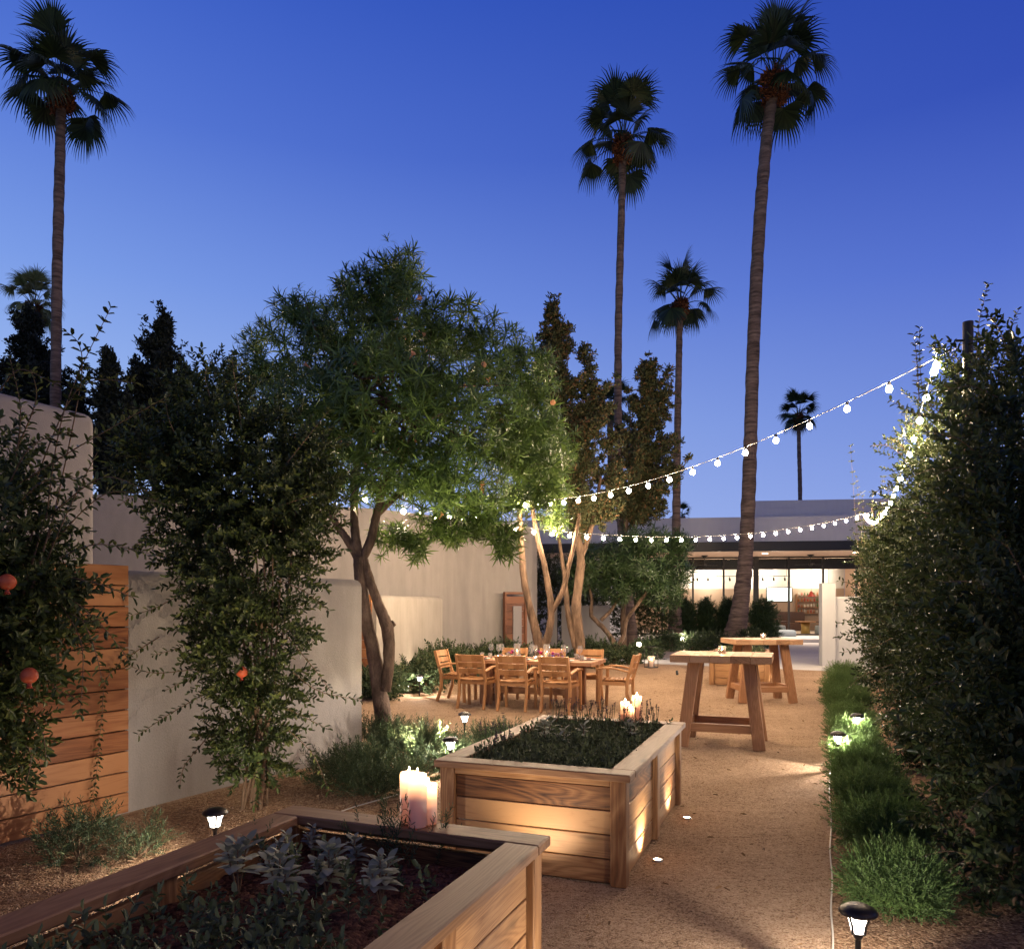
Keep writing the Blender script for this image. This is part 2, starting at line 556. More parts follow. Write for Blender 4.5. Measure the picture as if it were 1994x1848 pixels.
def rosette(n, L, w, rs):
    t = T()
    for k in range(n):
        f = k / n
        az = k * 2.399 + rs.uniform(-.3, .3)
        el = R(rs.uniform(-25, 30) + 60 * f)
        l = L * rs.uniform(.75, 1.15)
        h = np.array([math.cos(az), math.sin(az), 0])
        b = np.array([0, 0, -.05 + .05 * f])
        pts, el2 = [b], el
        for s in range(3):
            d = h * math.cos(el2) + np.array([0, 0, math.sin(el2)])
            pts.append(pts[-1] + d * l / 3)
            el2 -= R(rs.uniform(12, 30))
        side = np.array([-math.sin(az), math.cos(az), 0])
        t.strip(pts, [w * .5, w, w * .8, w * .1], side)
    return t.arr()


def sprig(n, stem, L, w, rs, spread=50, curve=.15):
    """stem along +z with pairs of small leaves"""
    t = T()
    bend = rs.uniform(0, 6.28)
    cv = lambda s: np.array([math.cos(bend) * curve * stem * s * s, math.sin(bend) * curve * stem * s * s, stem * s])
    t.strip([cv(0), cv(.5), cv(1)], [w * .2, w * .15, w * .1], (1, 0, 0))
    for k in range(n):
        s = .08 + .92 * (k + .5) / n
        az = k * 1.57 + rs.uniform(-.4, .4)
        for sg in (0, math.pi):
            a = az + sg
            el = R(90 - spread + rs.uniform(-18, 18))
            d = (math.cos(a) * math.cos(el), math.sin(a) * math.cos(el), math.sin(el))
            t.leaf(cv(s), d, (0, 0, 1), L * rs.uniform(.7, 1.15), w * rs.uniform(.8, 1.1))
    el = R(85)
    t.leaf(cv(1), (.1, .05, 1), (1, 0, 0), L, w)
    return t.arr()


def clump(n, L, w, rs):
    t = T()
    for k in range(n):
        az = rs.uniform(0, 6.28); el = R(rs.uniform(-10, 90))
        d = np.array([math.cos(az) * math.cos(el), math.sin(az) * math.cos(el), math.sin(el)])
        b = np.array([rs.uniform(-1, 1), rs.uniform(-1, 1), rs.uniform(-.6, .8)]) * L * .6
        t.leaf(b, d, (rs.uniform(-1, 1), rs.uniform(-1, 1), .3), L * rs.uniform(.5, 1.1), w, .1)
    return t.arr()


_rs = random.Random(3)
TPL = dict(
    rosette=[rosette(14, .185, .0175, _rs) for _ in range(6)],
    rosette_far=[rosette(13, .22, .022, _rs) for _ in range(3)],
    pom=[sprig(8, .22, .052, .023, _rs) for _ in range(5)],
    hedge=[sprig(8, .24, .054, .024, _rs) for _ in range(5)],
    fine=[sprig(9, .13, .026, .006, _rs, 38) for _ in range(4)],
    rosemary=[sprig(11, .18, .032, .0055, _rs, 42, .25) for _ in range(4)],
    herb=[sprig(5, .09, .028, .013, _rs, 60) for _ in range(4)],
    bush=[sprig(5, .16, .06, .026, _rs, 55) for _ in range(3)],
    clump=[clump(16, .16, .05, _rs) for _ in range(4)],
    clump_small=[clump(16, .09, .028, _rs) for _ in range(4)],
)


def mesh_np(name, V, Qd, mat):
    me = bpy.data.meshes.new(name)
    nf = len(Qd)
    me.vertices.add(len(V)); me.vertices.foreach_set('co', V.astype(np.float32).ravel())
    me.loops.add(nf * 4); me.loops.foreach_set('vertex_index', Qd.astype(np.int32).ravel())
    me.polygons.add(nf)
    me.polygons.foreach_set('loop_start', np.arange(0, nf * 4, 4, dtype=np.int32))
    me.polygons.foreach_set('loop_total', np.full(nf, 4, dtype=np.int32))
    me.update(calc_edges=True)
    me.validate()
    if mat: me.materials.append(mat)
    return me


def basis(dirs):
    z = dirs / (np.linalg.norm(dirs, axis=1, keepdims=True) + 1e-9)
    r = RNG.normal(size=z.shape)
    x = np.cross(r, z); x /= (np.linalg.norm(x, axis=1, keepdims=True) + 1e-9)
    y = np.cross(z, x)
    return np.stack([x, y, z], axis=2)


def scatter_mesh(name, tpls, pos, dirs, scale, mat):
    pos = np.asarray(pos, float); dirs = np.asarray(dirs, float)
    B = basis(dirs)
    which = RNG.integers(0, len(tpls), len(pos))
    Vs, Qs, off = [], [], 0
    for k, (tv, tq) in enumerate(tpls):
        ii = np.nonzero(which == k)[0]
        if not len(ii): continue
        v = np.einsum('nij,mj->nmi', B[ii], tv) * scale[ii][:, None, None] + pos[ii][:, None, :]
        q = tq[None] + (np.arange(len(ii)) * len(tv))[:, None, None] + off
        Vs.append(v.reshape(-1, 3)); Qs.append(q.reshape(-1, 4)); off += len(ii) * len(tv)
    return mesh_np(name, np.concatenate(Vs), np.concatenate(Qs), mat)


def scatter(name, key, pos, dirs, mat, parent=None, smin=.75, smax=1.25, org=None):
    pos = np.asarray(pos, float)
    sc = RNG.uniform(smin, smax, len(pos))
    if org is not None: pos = pos - np.array(org)[None]
    return link(name, scatter_mesh(name, TPL[key], pos, dirs, sc, M[mat]), None, parent)


def blob_points(blobs, n, shell=.5, up=.35, gap=0.0):
    """points and outward directions in a union of ellipsoids (centre, radii)"""
    vol = np.array([b[1][0] * b[1][1] * b[1][2] for b in blobs]) ** .75
    w = vol / vol.sum()
    ids = RNG.choice(len(blobs), n, p=w)
    C = np.array([tuple(b[0]) for b in blobs])[ids]
    Rr = np.array([b[1] for b in blobs])[ids]
    d = RNG.normal(size=(n, 3)); d /= np.linalg.norm(d, axis=1, keepdims=True)
    r = shell + (1 - shell) * RNG.random(n) ** .7
    r *= 1 + RNG.normal(size=n) * .07
    p = C + d * Rr * r[:, None]
    out = d + np.array([0, 0, up])[None] + RNG.normal(size=(n, 3)) * .35
    if gap > 0:
        ph = RNG.uniform(0, 6.28, 6)
        nz = sum(np.sin(p[:, k % 3] * (4.1 + k * 1.3) + p[:, (k + 1) % 3] * (3.3 + k) + ph[k]) for k in range(6))
        keep = nz > (-3.0 + gap * 3)
        p, out = p[keep], out[keep]
    return p, out


def pblobs(lst):
    """(u, v, d, ru, rv[, rd]) -> ellipsoids in metres"""
    res = []
    for b in lst:
        u, v, d, ru, rv = b[:5]
        k = d / F
        rd = b[5] if len(b) > 5 else (ru + rv) / 2 * k
        res.append((Q(u, v, d), (ru * k, rd, rv * k)))
    return res


def branch_mesh(paths, seg=7, jit=.06):
    mb = MB()
    for ctrl in paths:
        pts, rad = smooth_path(ctrl, 6)
        mb.tube(pts, rad, seg, jit)
    return mb


def px(ctrl, d, rpx):
    """pixel poly-line at depth d -> control list"""
    res = []
    for i, c in enumerate(ctrl):
        dd = d + (c[2] if len(c) > 2 else 0)
        res.append((Q(c[0], c[1], dd), rpx[i] * dd / F if hasattr(rpx, '__len__') else rpx * dd / F))
    return res


def shoots(lst, tmpl_leaf, mat_leaf, mat_stem, parent, name='branch'):
    """long single shoots: list of (points, leaf spacing); leaves alternate along them"""
    t = T()
    L, w = tmpl_leaf
    for ctrl, sp in lst:
        mb = MB()
        pts, rad = smooth_path([(c, .004) for c in ctrl], 10)
        mb.tube(pts, [.0045 * (1 - .7 * i / len(pts)) for i in range(len(pts))], 5)
        mb.build(name, M[mat_stem], parent)
        acc = 0; k = 0
        for i in range(1, len(pts)):
            seg = pts[i] - pts[i - 1]
            acc += seg.length
            while acc > sp:
                acc -= sp; k += 1
                dirv = seg.normalized()
                a = k * 1.9 + random.uniform(-.4, .4)
                x = dirv.orthogonal().normalized(); y = dirv.cross(x)
                for s in (0, math.pi):
                    o_ = x * math.cos(a + s) + y * math.sin(a + s)
                    dd = dirv * random.uniform(.3, .8) + o_
                    t.leaf(pts[i], dd, (random.uniform(-.4, .4), random.uniform(-.4, .4), 1), L * random.uniform(.7, 1.2), w * random.uniform(.8, 1.2))
    v, q = t.arr()
    link('shoot_leaves', mesh_np('shoot_leaves', v, q, M[mat_leaf]), None, parent)


# ------------------------------------------------------------------ world, camera
def build_world():
    w = bpy.data.worlds.new('World')
    scene.world = w
    w.use_nodes = True
    nt = w.node_tree
    bg = nt.nodes['Background']
    tc = N(nt, 'ShaderNodeTexCoord')
    sp = N(nt, 'ShaderNodeSeparateXYZ')
    nt.links.new(tc.outputs['Generated'], sp.inputs[0])

    def lin(c):
        return tuple(((x / 255 + .055) / 1.055) ** 2.4 if x > 10 else x / 255 / 12.92 for x in c)
    left = ramp(nt, sp.outputs['Z'], [(0.0, lin((188, 205, 240))), (.10, lin((172, 194, 239))), (.22, lin((158, 187, 240))), (.36, lin((124, 158, 232))), (.50, lin((88, 123, 216))), (.62, lin((62, 99, 202))), (.76, lin((26, 46, 120))), (1.0, lin((12, 22, 64)))])
    right = ramp(nt, sp.outputs['Z'], [(0.0, lin((150, 170, 228))), (.10, lin((140, 163, 229))), (.22, lin((116, 142, 220))), (.36, lin((84, 112, 206))), (.50, lin((52, 80, 182))), (.62, lin((38, 68, 170))), (.76, lin((22, 42, 112))), (1.0, lin((12, 22, 64)))])
    az = N(nt, 'ShaderNodeMapRange', n_1=-.55, n_2=.5)
    nt.links.new(sp.outputs['X'], az.inputs[0])
    cm = N(nt, 'ShaderNodeMix', data_type='RGBA')
    nt.links.new(az.outputs[0], cm.inputs['Factor']); nt.links.new(left, cm.inputs['A']); nt.links.new(right, cm.inputs['B'])
    # the night side of the sky, behind the camera, is much darker
    ns = N(nt, 'ShaderNodeMapRange', n_1=-.45, n_2=.35, n_3=.7, n_4=1.0)
    nt.links.new(sp.outputs['Y'], ns.inputs[0])
    mx = N(nt, 'ShaderNodeVectorMath', operation='SCALE')
    nt.links.new(cm.outputs['Result'], mx.inputs[0]); nt.links.new(ns.outputs[0], mx.inputs['Scale'])
    nt.links.new(mx.outputs[0], bg.inputs['Color'])
    bg.inputs['Strength'].default_value = 1.0
    # faint warm fill from behind the camera, added to lift walls and tops
    sd = bpy.data.lights.new('warm_fill', 'SUN')
    sd.energy = .36; sd.color = (1.0, .66, .44); sd.angle = R(60)
    so = bpy.data.objects.new('warm_fill', sd); COL.objects.link(so)
    so.rotation_euler = Vector((-.55, .62, -.62)).to_track_quat('-Z', 'Y').to_euler()
    cd = bpy.data.cameras.new('camera')
    cd.sensor_width = 36; cd.lens = 36 * F / 1994
    cd.shift_y = (HV - 924) / 1994
    cd.clip_start = .05; cd.clip_end = 3000
    co = bpy.data.objects.new('camera', cd); COL.objects.link(co)
    co.location = (0, 0, EYE); co.rotation_euler = (R(90), 0, 0)
    scene.camera = co
    scene.view_settings.view_transform = 'Standard'
    scene.view_settings.look = 'None'
    scene.view_settings.exposure = 0
    scene.view_settings.gamma = 1
    c = scene.cycles
    c.max_bounces = 7; c.diffuse_bounces = 3; c.glossy_bounces = 3; c.transmission_bounces = 4; c.transparent_max_bounces = 16
    c.caustics_reflective = False; c.caustics_refractive = False
    c.sample_clamp_indirect = 3.0
    c.sample_clamp_direct = 0
    c.use_denoising = True
    try:
        c.denoiser = 'OPENIMAGEDENOISE'
    except Exception:
        pass


# ------------------------------------------------------------------ ground
def sheet(name, poly, z, mat, label=None):
    mb = MB()
    n = len(poly)
    area = sum(poly[i][0] * poly[(i + 1) % n][1] - poly[(i + 1) % n][0] * poly[i][1] for i in range(n))
    if area < 0: poly = poly[::-1]
    mb.add([(p[0], p[1], z) for p in poly], [tuple(range(n))])
    o = mb.build(name, M[mat])
    return tag(o, label, None, None, 'structure')


def build_ground():
    sheet('ground', [(-800, -20), (800, -20), (800, 1500), (-800, 1500)], 0, 'path')
    sheet('planting_bed', [(-6, .5), (-1.75, .5), (-1.1, 3.7), (-.62, 5.2), (-.25, 6.6), (-.1, 7.6), (-.45, 8.9), (-.9, 9.6), (-1.7, 9.4), (-1.66, 8.4), (-3.0, 6.1), (-5.6, 1.5)], .004, 'bed')
    a, b = P(1623, 1848), P(1613, 1312)
    a = a - (b - a) * .3
    sheet('planting_bed', [tuple(a), tuple(b), (b.x + 8, b.y + .5), (a.x + 8, a.y)], .004, 'bed')
    sheet('concrete_walkway', [tuple(P(1090, 1286)), tuple(P(1283, 1293)), tuple(P(1500, 1302)), tuple(P(1720, 1311)), (30, 24), (30, 55), (-3, 55)], .004, 'concrete')
    sheet('pale_gravel_bed', [tuple(U(1120, 24.5)), tuple(U(1300, 24)), tuple(U(1480, 25.5)), tuple(U(1500, 33.2)), tuple(U(1120, 33.2))], .008, 'pale_bed')
    # loose stones
    rs = RNG
    base = np.array([(0, 0, .5), (.5, 0, 0), (0, .5, 0), (-.5, 0, 0), (0, -.5, 0), (0, 0, -.5)])
    quads = np.array([(0, 1, 2, 2), (0, 2, 3, 3), (0, 3, 4, 4), (0, 4, 1, 1)])
    tri = [(base, np.array([(0, 1, 2), (0, 2, 3), (0, 3, 4), (0, 4, 1)]))]

    def stones(name, pts, smin, smax, mat):
        Vs, Fs, off = [], [], 0
        for p in pts:
            s = rs.uniform(smin, smax)
            a_ = rs.uniform(0, 6.28)
            v = base * np.array([s * rs.uniform(.7, 1.3), s * rs.uniform(.7, 1.2), s * rs.uniform(.5, .8)])
            v = v + rs.normal(size=v.shape) * s * .08
            c, s_ = math.cos(a_), math.sin(a_)
            v = np.stack([v[:, 0] * c - v[:, 1] * s_ + p[0], v[:, 0] * s_ + v[:, 1] * c + p[1], v[:, 2] + .006], 1)
            Vs.append(v); Fs.extend([tuple(i + off for i in f) for f in tri[0][1]]); off += 6
        me = bpy.data.meshes.new(name)
        me.from_pydata(np.concatenate(Vs).tolist(), [], Fs)
        me.materials.append(mat)
        return link(name, me)
    st = leaf('pebble', (.16, .09, .05), (.48, .33, .20), 0, .9)
    pts = []
    while len(pts) < 9000:
        y = rs.uniform(3.3, 8.8); x = rs.uniform(-4.2, -.4)
        lim = -3.03 + (y - 6.07) * .58
        if x < lim + .02 or x > -1.3 + (y - 3.7) * .26: continue
        pts.append((x, y))
    tag(stones('gravel_stones', pts, .008, .02, st), 'loose reddish gravel covering the bed beside the wooden fence and wall', 'gravel', kind='stuff')
    pts = []
    while len(pts) < 6000:
        y = rs.uniform(3.0, 10.0); x0 = 1.54 + (y - 3.7) * .41
        pts.append((x0 + rs.uniform(0.05, 3.2), y))
    tag(stones('gravel_stones', pts, .008, .018, st), 'loose gravel in the strip between low green hedge and tall dark shrubs', 'gravel', kind='stuff')
    pts = []
    while len(pts) < 5000:
        y = rs.uniform(3.3, 9.0); x1 = 1.5 + (y - 3.7) * .41; x = rs.uniform(.1, x1)
        pts.append((x, y))
    dl = leaf('dry_leaf', (.10, .05, .02), (.34, .20, .09), .1, .8)
    tt = T(); tt.leaf((0, 0, 0), (1, 0, .15), (0, 0, 1), .05, .016); tt = tt.arr()
    lp = []
    for _ in range(420):
        y = rs.uniform(3.2, 19); x = rs.uniform(-1.4, 1.4 + (y - 3.7) * .41)
        lp.append((x, y, .012))
    o = link('dry_leaves', scatter_mesh('dry_leaves', [tt], lp, np.array([(rs.normal() * .25, rs.normal() * .25, 1) for _ in lp]), rs.uniform(.5, 1.2, len(lp)), dl))
    tag(o, 'small dry fallen leaves strewn over the tan gravel courtyard', 'leaf litter', kind='stuff')
    tag(stones('sand_grains', pts, .003, .009, st), 'coarse grains of tan decomposed granite on the walking path', 'gravel', kind='stuff')


# ------------------------------------------------------------------ walls and buildings
def sweep_wall(name, pts, h, th, mat, label, cat='wall', group=None, round_top=.09, hs=None):
    """plaster wall with a rounded top along a poly-line"""
    prof = [(-th / 2, 0)]
    for k in range(7):
        a = math.pi * k / 6
        prof.append((-math.cos(a) * th / 2, h - round_top + math.sin(a) * round_top))
    prof.append((th / 2, 0))
    pts = [Vector((p[0], p[1], 0)) for p in pts]
    mb = MB(); vs = []
    m = len(prof)
    for i, p in enumerate(pts):
        t = (pts[min(i + 1, len(pts) - 1)] - pts[max(i - 1, 0)]).normalized()
        nrm = Vector((-t.y, t.x, 0))
        for (o_, z) in prof:
            vs.append(p + nrm * o_ + Vector((0, 0, z)))
    fs = []
    for i in range(len(pts) - 1):
        for k in range(m - 1):
            fs.append((i * m + k, i * m + k + 1, (i + 1) * m + k + 1, (i + 1) * m + k))
    mb.add(vs, fs, True)
    mb.add(vs[:m], [tuple(range(m))]); mb.add(vs[-m:], [tuple(range(m))[::-1]])
    o = mb.build(name, M[mat])
    return tag(o, label, cat, group)


def rbox_mesh(name, size, r, mat, seg=4):
    import bmesh
    bm = bmesh.new()
    bmesh.ops.create_cube(bm, size=1)
    for v in bm.verts: v.co = Vector((v.co.x * size[0], v.co.y * size[1], (v.co.z + .5) * size[2]))
    es = [e for e in bm.edges if not all(v.co.z < .01 for v in e.verts)]
    bmesh.ops.bevel(bm, geom=es, offset=r, segments=seg, profile=.5, affect='EDGES')
    me = bpy.data.meshes.new(name)
    bm.to_mesh(me); bm.free()
    for p in me.polygons: p.use_smooth = True
    me.materials.append(mat)
    return me


def build_left_walls():
    fa, fb = Vector((-3.03, 6.07, 0)), Vector((-1.656, 8.48, 0))
    dirv = (fb - fa).normalized()
    ang = math.degrees(math.atan2(dirv.x, dirv.y))
    nx, ny = axes(ang)
    # wooden fence: boards, posts
    L = 4.2
    root = empty('wooden_fence', fa - dirv * L / 2, -R(ang), 'horizontal warm brown hardwood board fence in the left foreground beside the stucco wall', 'fence')
    mb = MB(); h0 = .02; bh = .162
    for k in range(12):
        mb.box((0, 0, h0 + bh * (k + .5)), (.03, L, bh - .009), .003)
    mb.build('board_panel', M['ipe'], root)
    p = MB(); p.box((-.021, 0, .98), (.008, L - .02, 1.9), .001); p.build('gap_blackout', M['black'], root)  # black sheet added behind the boards to stop light showing through gaps
    for y in (-L / 2 + .1, 0, L / 2 - .14):
        p = MB(); p.box((-.06, y, .95), (.08, .08, 1.88), .004); p.build('post', M['ipe'], root)
    w0 = fa - dirv * .22 - nx * .18
    n = 9
    pts = []
    for k in range(n):
        t = k / (n - 1)
        p = fa.lerp(fb, t) - nx * (.16 - .05 * t) - dirv * (.2 * (1 - t))
        pts.append(p + nx * (-.06 * math.sin(t * math.pi)))
    sweep_wall('garden_wall', pts, 1.93, .24, 'stucco', 'beige stucco garden wall with rounded top right of the near wooden fence')
    # second fence seen beside the tree trunk
    r2 = empty('wooden_fence', U(703, 14.0) , -R(12), 'narrow stretch of wooden board fence seen left of the leaning tree trunk', 'fence')
    mb = MB()
    for k in range(11):
        mb.box((0, 0, .03 + .165 * (k + .5)), (.42, .03, .156), .003)
    mb.build('board_panel', M['ipe'], r2)
    # low wall to the tall house
    lw = [U(722, 14.3), U(745, 14.9), U(775, 15.7), U(805, 16.5), U(830, 17.3), U(853, 18.0)]
    sweep_wall('garden_wall', lw, 1.84, .22, 'stucco', 'low curved pale stucco wall running from tree trunk to tall tan house wall')
    # tall house with a curved wall
    root = empty('stucco_house', U(852, 18.0), 0, 'tall plain stucco house with curved tan wall behind dining table', 'house')
    o0 = U(852, 18.0)
    poly = [U(-150, 13.9), U(300, 14.6), U(735, 16.6), U(849, 17.9), U(857, 18.0), U(890, 18.5), U(920, 18.9), U(950, 19.25), U(985, 19.6), U(1015, 20.0), U(1036, 20.6), U(1046, 21.6), U(1046, 32), U(-150, 32)]
    mb = MB(); mb.prism([(p.x - o0.x, p.y - o0.y) for p in poly], 0, 3.72)
    mb.build('wall', M['stucco_house'], root)
    # dark door panel with mirror
    dr = empty('door_panel', U(999, 19.62, .9), R(34), 'reddish brown wood plank panel with narrow white vertical board on the house wall', 'door')
    mb = MB()
    for k in range(8): mb.box((0, -.09, -.55 + .19 * k + .095), (.56, .05, .182), .003)
    mb.build('planks', M['dark_wood'], dr)
    f = MB()
    for sx in (-1, 1): f.box((sx * .31, -.1, .21), (.06, .09, 1.62), .004)
    f.box((0, -.1, 1.05), (.68, .09, .06), .004)
    f.build('frame', M['dark_wood'], dr)
    s = MB(); s.box((.04, -.13, .2), (.26, .03, 1.05), .003); s.build('slab', M['stucco_pale'], dr)
    # near-left tall blocks
    nx2, ny2 = axes(24)
    c = Vector((-4.84, 9.0, 0)) - nx2 * 1.5 - ny2 * 3.0
    o = link('house_wall', rbox_mesh('house_wall', (3.0, 6.0, 3.87), .12, M['stucco_pale']), None, None, c, -R(24))
    tag(o, 'tall pale stucco house block with rounded corner rising behind fence at left edge', 'house')
    # far white garden wall
    r3 = U(1140, 24, 0)
    mb = MB(); mb.box((0, 0, .82), (1.5, .2, 1.64), .01)
    mb.box((-.98, .35, .82), (.2, .9, 1.64), .01)
    tag(mb.build('garden_wall', M['stucco_pale'], None, r3, -R(4)), 'free standing low white wall behind the two rough barked trees', 'wall')


def build_restaurant():
    rot = -R(8)
    O = U(1472, 38, 0)
    root = empty('restaurant_building', O, rot, 'low modern white restaurant with glass front and deep lit overhang', 'building')
    z0, zt, zs = .16, 3.45, 4.03
    xs = [-6.1, -4.55, -3.04, -1.55, 0, 1.56, 3.16, 4.7, 6.2]

    def part(name, c, s, mat, ch=.01):
        mb = MB(); mb.box(c, s, ch); return mb.build(name, M[mat], root)
    part('plinth', (0, 2.5, z0 / 2), (26, 13, z0), 'concrete')
    f = MB()
    for x in xs:
        w = .26 if x == 0 else .09
        f.box((x, 0, (z0 + zs) / 2), (w, .12, zs - z0 - .01), .004)
    f.box((0, -.012, zt), (12.3, .1, .1), .004)
    f.box((0, -.012, zs - .05), (12.3, .1, .08), .004)
    f.box((0, -.012, z0 + .05), (12.3, .1, .08), .004)
    f.build('window_frame', M['dark_frame'], root)
    for a, b in zip(xs[:-1], xs[1:]):
        g = MB()
        g.add([(a + .05, .02, z0 + .1), (b - .05, .02, z0 + .1), (b - .05, .02, zs - .1), (a + .05, .02, zs - .1)], [(0, 1, 2, 3)])
        g.build('window_pane', M['window'], root)
    part('wall', (-9.6, 1, 2.1), (6.9, 3.0, 3.85), 'white_wall')
    part('wall', (9.7, 1, 2.1), (6.9, 3.0, 3.85), 'white_wall')
    # room
    part('back_wall', (0, 8.6, 2.1), (13, .2, 3.86), 'white_wall')
    part('side_wall', (-6.6, 5.5, 2.1), (.2, 6.0, 3.86), 'warm_ceiling')
    part('side_wall', (6.6, 5.5, 2.1), (.2, 6.0, 3.86), 'warm_ceiling')
    part('wainscot', (0, 8.45, 1.4), (12.9, .08, 2.46), 'tan_panel')
    part('beam', (0, .9, 3.72), (13, .35, .5), 'dark_frame')
    # roof: soffit, fascia, parapets
    part('soffit', (-1, 2.3, zs + .06), (27, 12.8, .1), 'warm_ceiling')
    part('fascia', (-1, -4.2, zs + .2), (27.4, .18, .42), 'dark_frame')
    part('parapet', (-1, -3.95, zs + .95), (27, .5, 1.1), 'parapet')
    part('roof', (-1, 2.5, zs + .75), (26.9, 12.3, .5), 'parapet')
    part('upper_parapet', (6.4, 4.0, zs + 2.1), (12, .4, 2.3), 'parapet')
    for x in (-4.2, .0, 4.0, -.9):
        d = MB(); d.lathe([(0, 0), (.1, 0), (.11, -.012), (.13, -.012), (.13, .004)], (x, -2.4, zs + .002), 16); d.build('downlight', M['downlight'], root)
    for x in (-4.6, -1.9, 1.7, 4.2):
        lamp('soffit_lamp', 'SPOT', (x, -2.4, zs - .05), 900, (1, .80, .64), .08, (x, -2.4, 0), 140, .8, root)
    # lighting of the room
    for x in (-4.5, -1.5, 1.5, 4.5):
        lamp('wall_washer', 'SPOT', (x, 6.6, zs - .2), 900, (1, .83, .62), .1, (x, 8.6, 3.45), 96, 1, root)
        lamp('room_lamp', 'POINT', (x, 3.0, 3.2), 190, (1, .74, .52), .15, parent=root)

    def at(x, y, z): return root.matrix_world @ Vector((x, y, z))
    bpy.context.view_layer.update()
    # things in and before the room
    tv = empty('television', at(2.75, 8.36, 1.85), rot, 'flat screen television glowing pale green on restaurant back wall', 'television')
    mb = MB(); mb.box((0, 0, .42), (1.5, .06, .88), .01); mb.build('casing', M['black'], tv)
    mb = MB(); mb.add([(-.7, -.034, .04), (.7, -.034, .04), (.7, -.034, .82), (-.7, -.034, .82)], [(0, 1, 2, 3)]); mb.build('screen', M['screen'], tv)
    tr = empty('track_light', at(0, 5.6, 3.28), rot, 'ceiling track with black spot heads inside restaurant', 'track light')
    mb = MB(); mb.box((0, 0, 0), (5.6, .035, .035), .003)
    for x in (-2.6, 0, 2.6): mb.tube([(x, 0, .02), (x, 0, .76)], .01, 6)
    mb.build('rail', M['black'], tr)
    for x in (-2.5, -2.3, -1.7, -.5, .6, 1.3, 1.9, 2.5):
        h = MB(); h.tube([(x, 0, -.02), (x, 0, -.1)], .012, 6); h.tube([(x, 0, -.1), (x + .03, .05, -.26)], .05, 10); h.build('spot_head', M['black'], tr)
    sh = empty('bar_shelf', at(4.45, 8.2, z0), rot, 'bar back shelf with bottles and glasses right of the television', 'shelf')
    mb = MB()
    for z in (1.0, 1.35, 1.7, 2.05): mb.box((0, 0, z), (1.5, .3, .03), .003)
    for x in (-.75, .75): mb.box((x, 0, 1.1), (.04, .3, 2.1), .003)
    mb.build('frame', M['dine_z'], sh)
    rr = random.Random(5)
    cols = [plain('bottle_%s' % n, c, .15) for n, c in (('amber', (.35, .12, .03)), ('clear', (.7, .7, .65)), ('green', (.05, .15, .06)), ('red', (.4, .04, .03)))]
    for z in (1.015, 1.365, 1.715, 2.065):
        for k in range(8):
            b = MB(); hgt = rr.uniform(.16, .27)
            b.lathe([(0, 0), (.035, 0), (.035, hgt * .6), (.013, hgt * .75), (.013, hgt), (0, hgt)], (0, 0, 0), 8)
            bo = b.build('bottle', rr.choice(cols), None, at(4.45 - .62 + k * .175, 8.2 + rr.uniform(-.06, .06), z0 + z))
            tag(bo, 'small bottle among the row of bottles on the bar back shelf', 'bottle', 'bottles on the bar back shelf')
    for x, y, lab in ((-2.6, 1.6, 'black ceiling fan hanging at left inside glass front'), (2.3, 1.6, 'black ceiling fan hanging at right inside glass front')):
        cf = empty('ceiling_fan', at(x, -1.2, zs), rot, lab, 'fan', 'ceiling fans of the restaurant')
        mb = MB(); mb.tube([(0, 0, 0), (0, 0, -.42)], .02, 8); mb.lathe([(0, 0), (.17, 0), (.1, -.06), (.02, -.1)], (0, 0, 0), 12); mb.build('rod', M['black'], cf)
        mb = MB(); mb.lathe([(0, -.38), (.1, -.4), (.11, -.5), (0, -.54)], (0, 0, 0), 12); mb.build('motor', M['black'], cf)
        for k in range(3):
            b = MB(); a = k * 2.094 + .5
            b.beam((.1 * math.cos(a), .1 * math.sin(a), -.45), (.75 * math.cos(a), .75 * math.sin(a), -.45), .12, .012, .003, (0, 0, 1)); b.build('blade', M['black'], cf)
    ot = link('ottoman', rbox_mesh('ottoman', (.78, .78, .46), .12, M['fabric']), None, None, at(1.2, -1.2, z0 - .15), rot)
    tag(ot, 'pale grey upholstered round cornered ottoman outside the glass doors', 'ottoman')
    # lounge chair, low table with candle, banquette inside
    ch = empty('lounge_chair', at(1.55, 2.3, z0), rot, 'dark curved back lounge chair inside the glass front', 'chair')
    link('seat', rbox_mesh('seat', (.6, .6, .44), .1, M['fabric']), None, ch)
    mb = MB(); pts = [(.32 * math.cos(a), .3 * math.sin(a), .62) for a in [math.pi * k / 8 for k in range(-1, 10)]]
    for p, q in zip(pts[:-1], pts[1:]): mb.beam(p, q, .36, .05, .006, (0, 0, 1))
    mb.build('backrest', M['brown'], ch)
    tb = empty('pedestal_table', at(2.75, 1.8, z0), rot, 'small round drum table with candle inside glass front', 'table')
    mb = MB(); mb.lathe([(0, 0), (.24, 0), (.2, .3), (.24, .62), (0, .62)], (0, 0, 0), 20); mb.build('pedestal', plain('brass', (.35, .24, .08), .35, .8), tb)
    mb = MB(); mb.lathe([(0, .62), (.5, .62), (.5, .66), (0, .66)], (0, 0, 0), 24); mb.build('tabletop', M['dine_x'], tb)
    for x, y, lab in ((-2.3, 2.6, 'second dark lounge chair inside glass front, left of the column'), (3.7, 2.4, 'lounge chair inside glass front right of the drum table')):
        o = copy_tree(ch); o.location = at(x, y, z0); o['label'] = lab
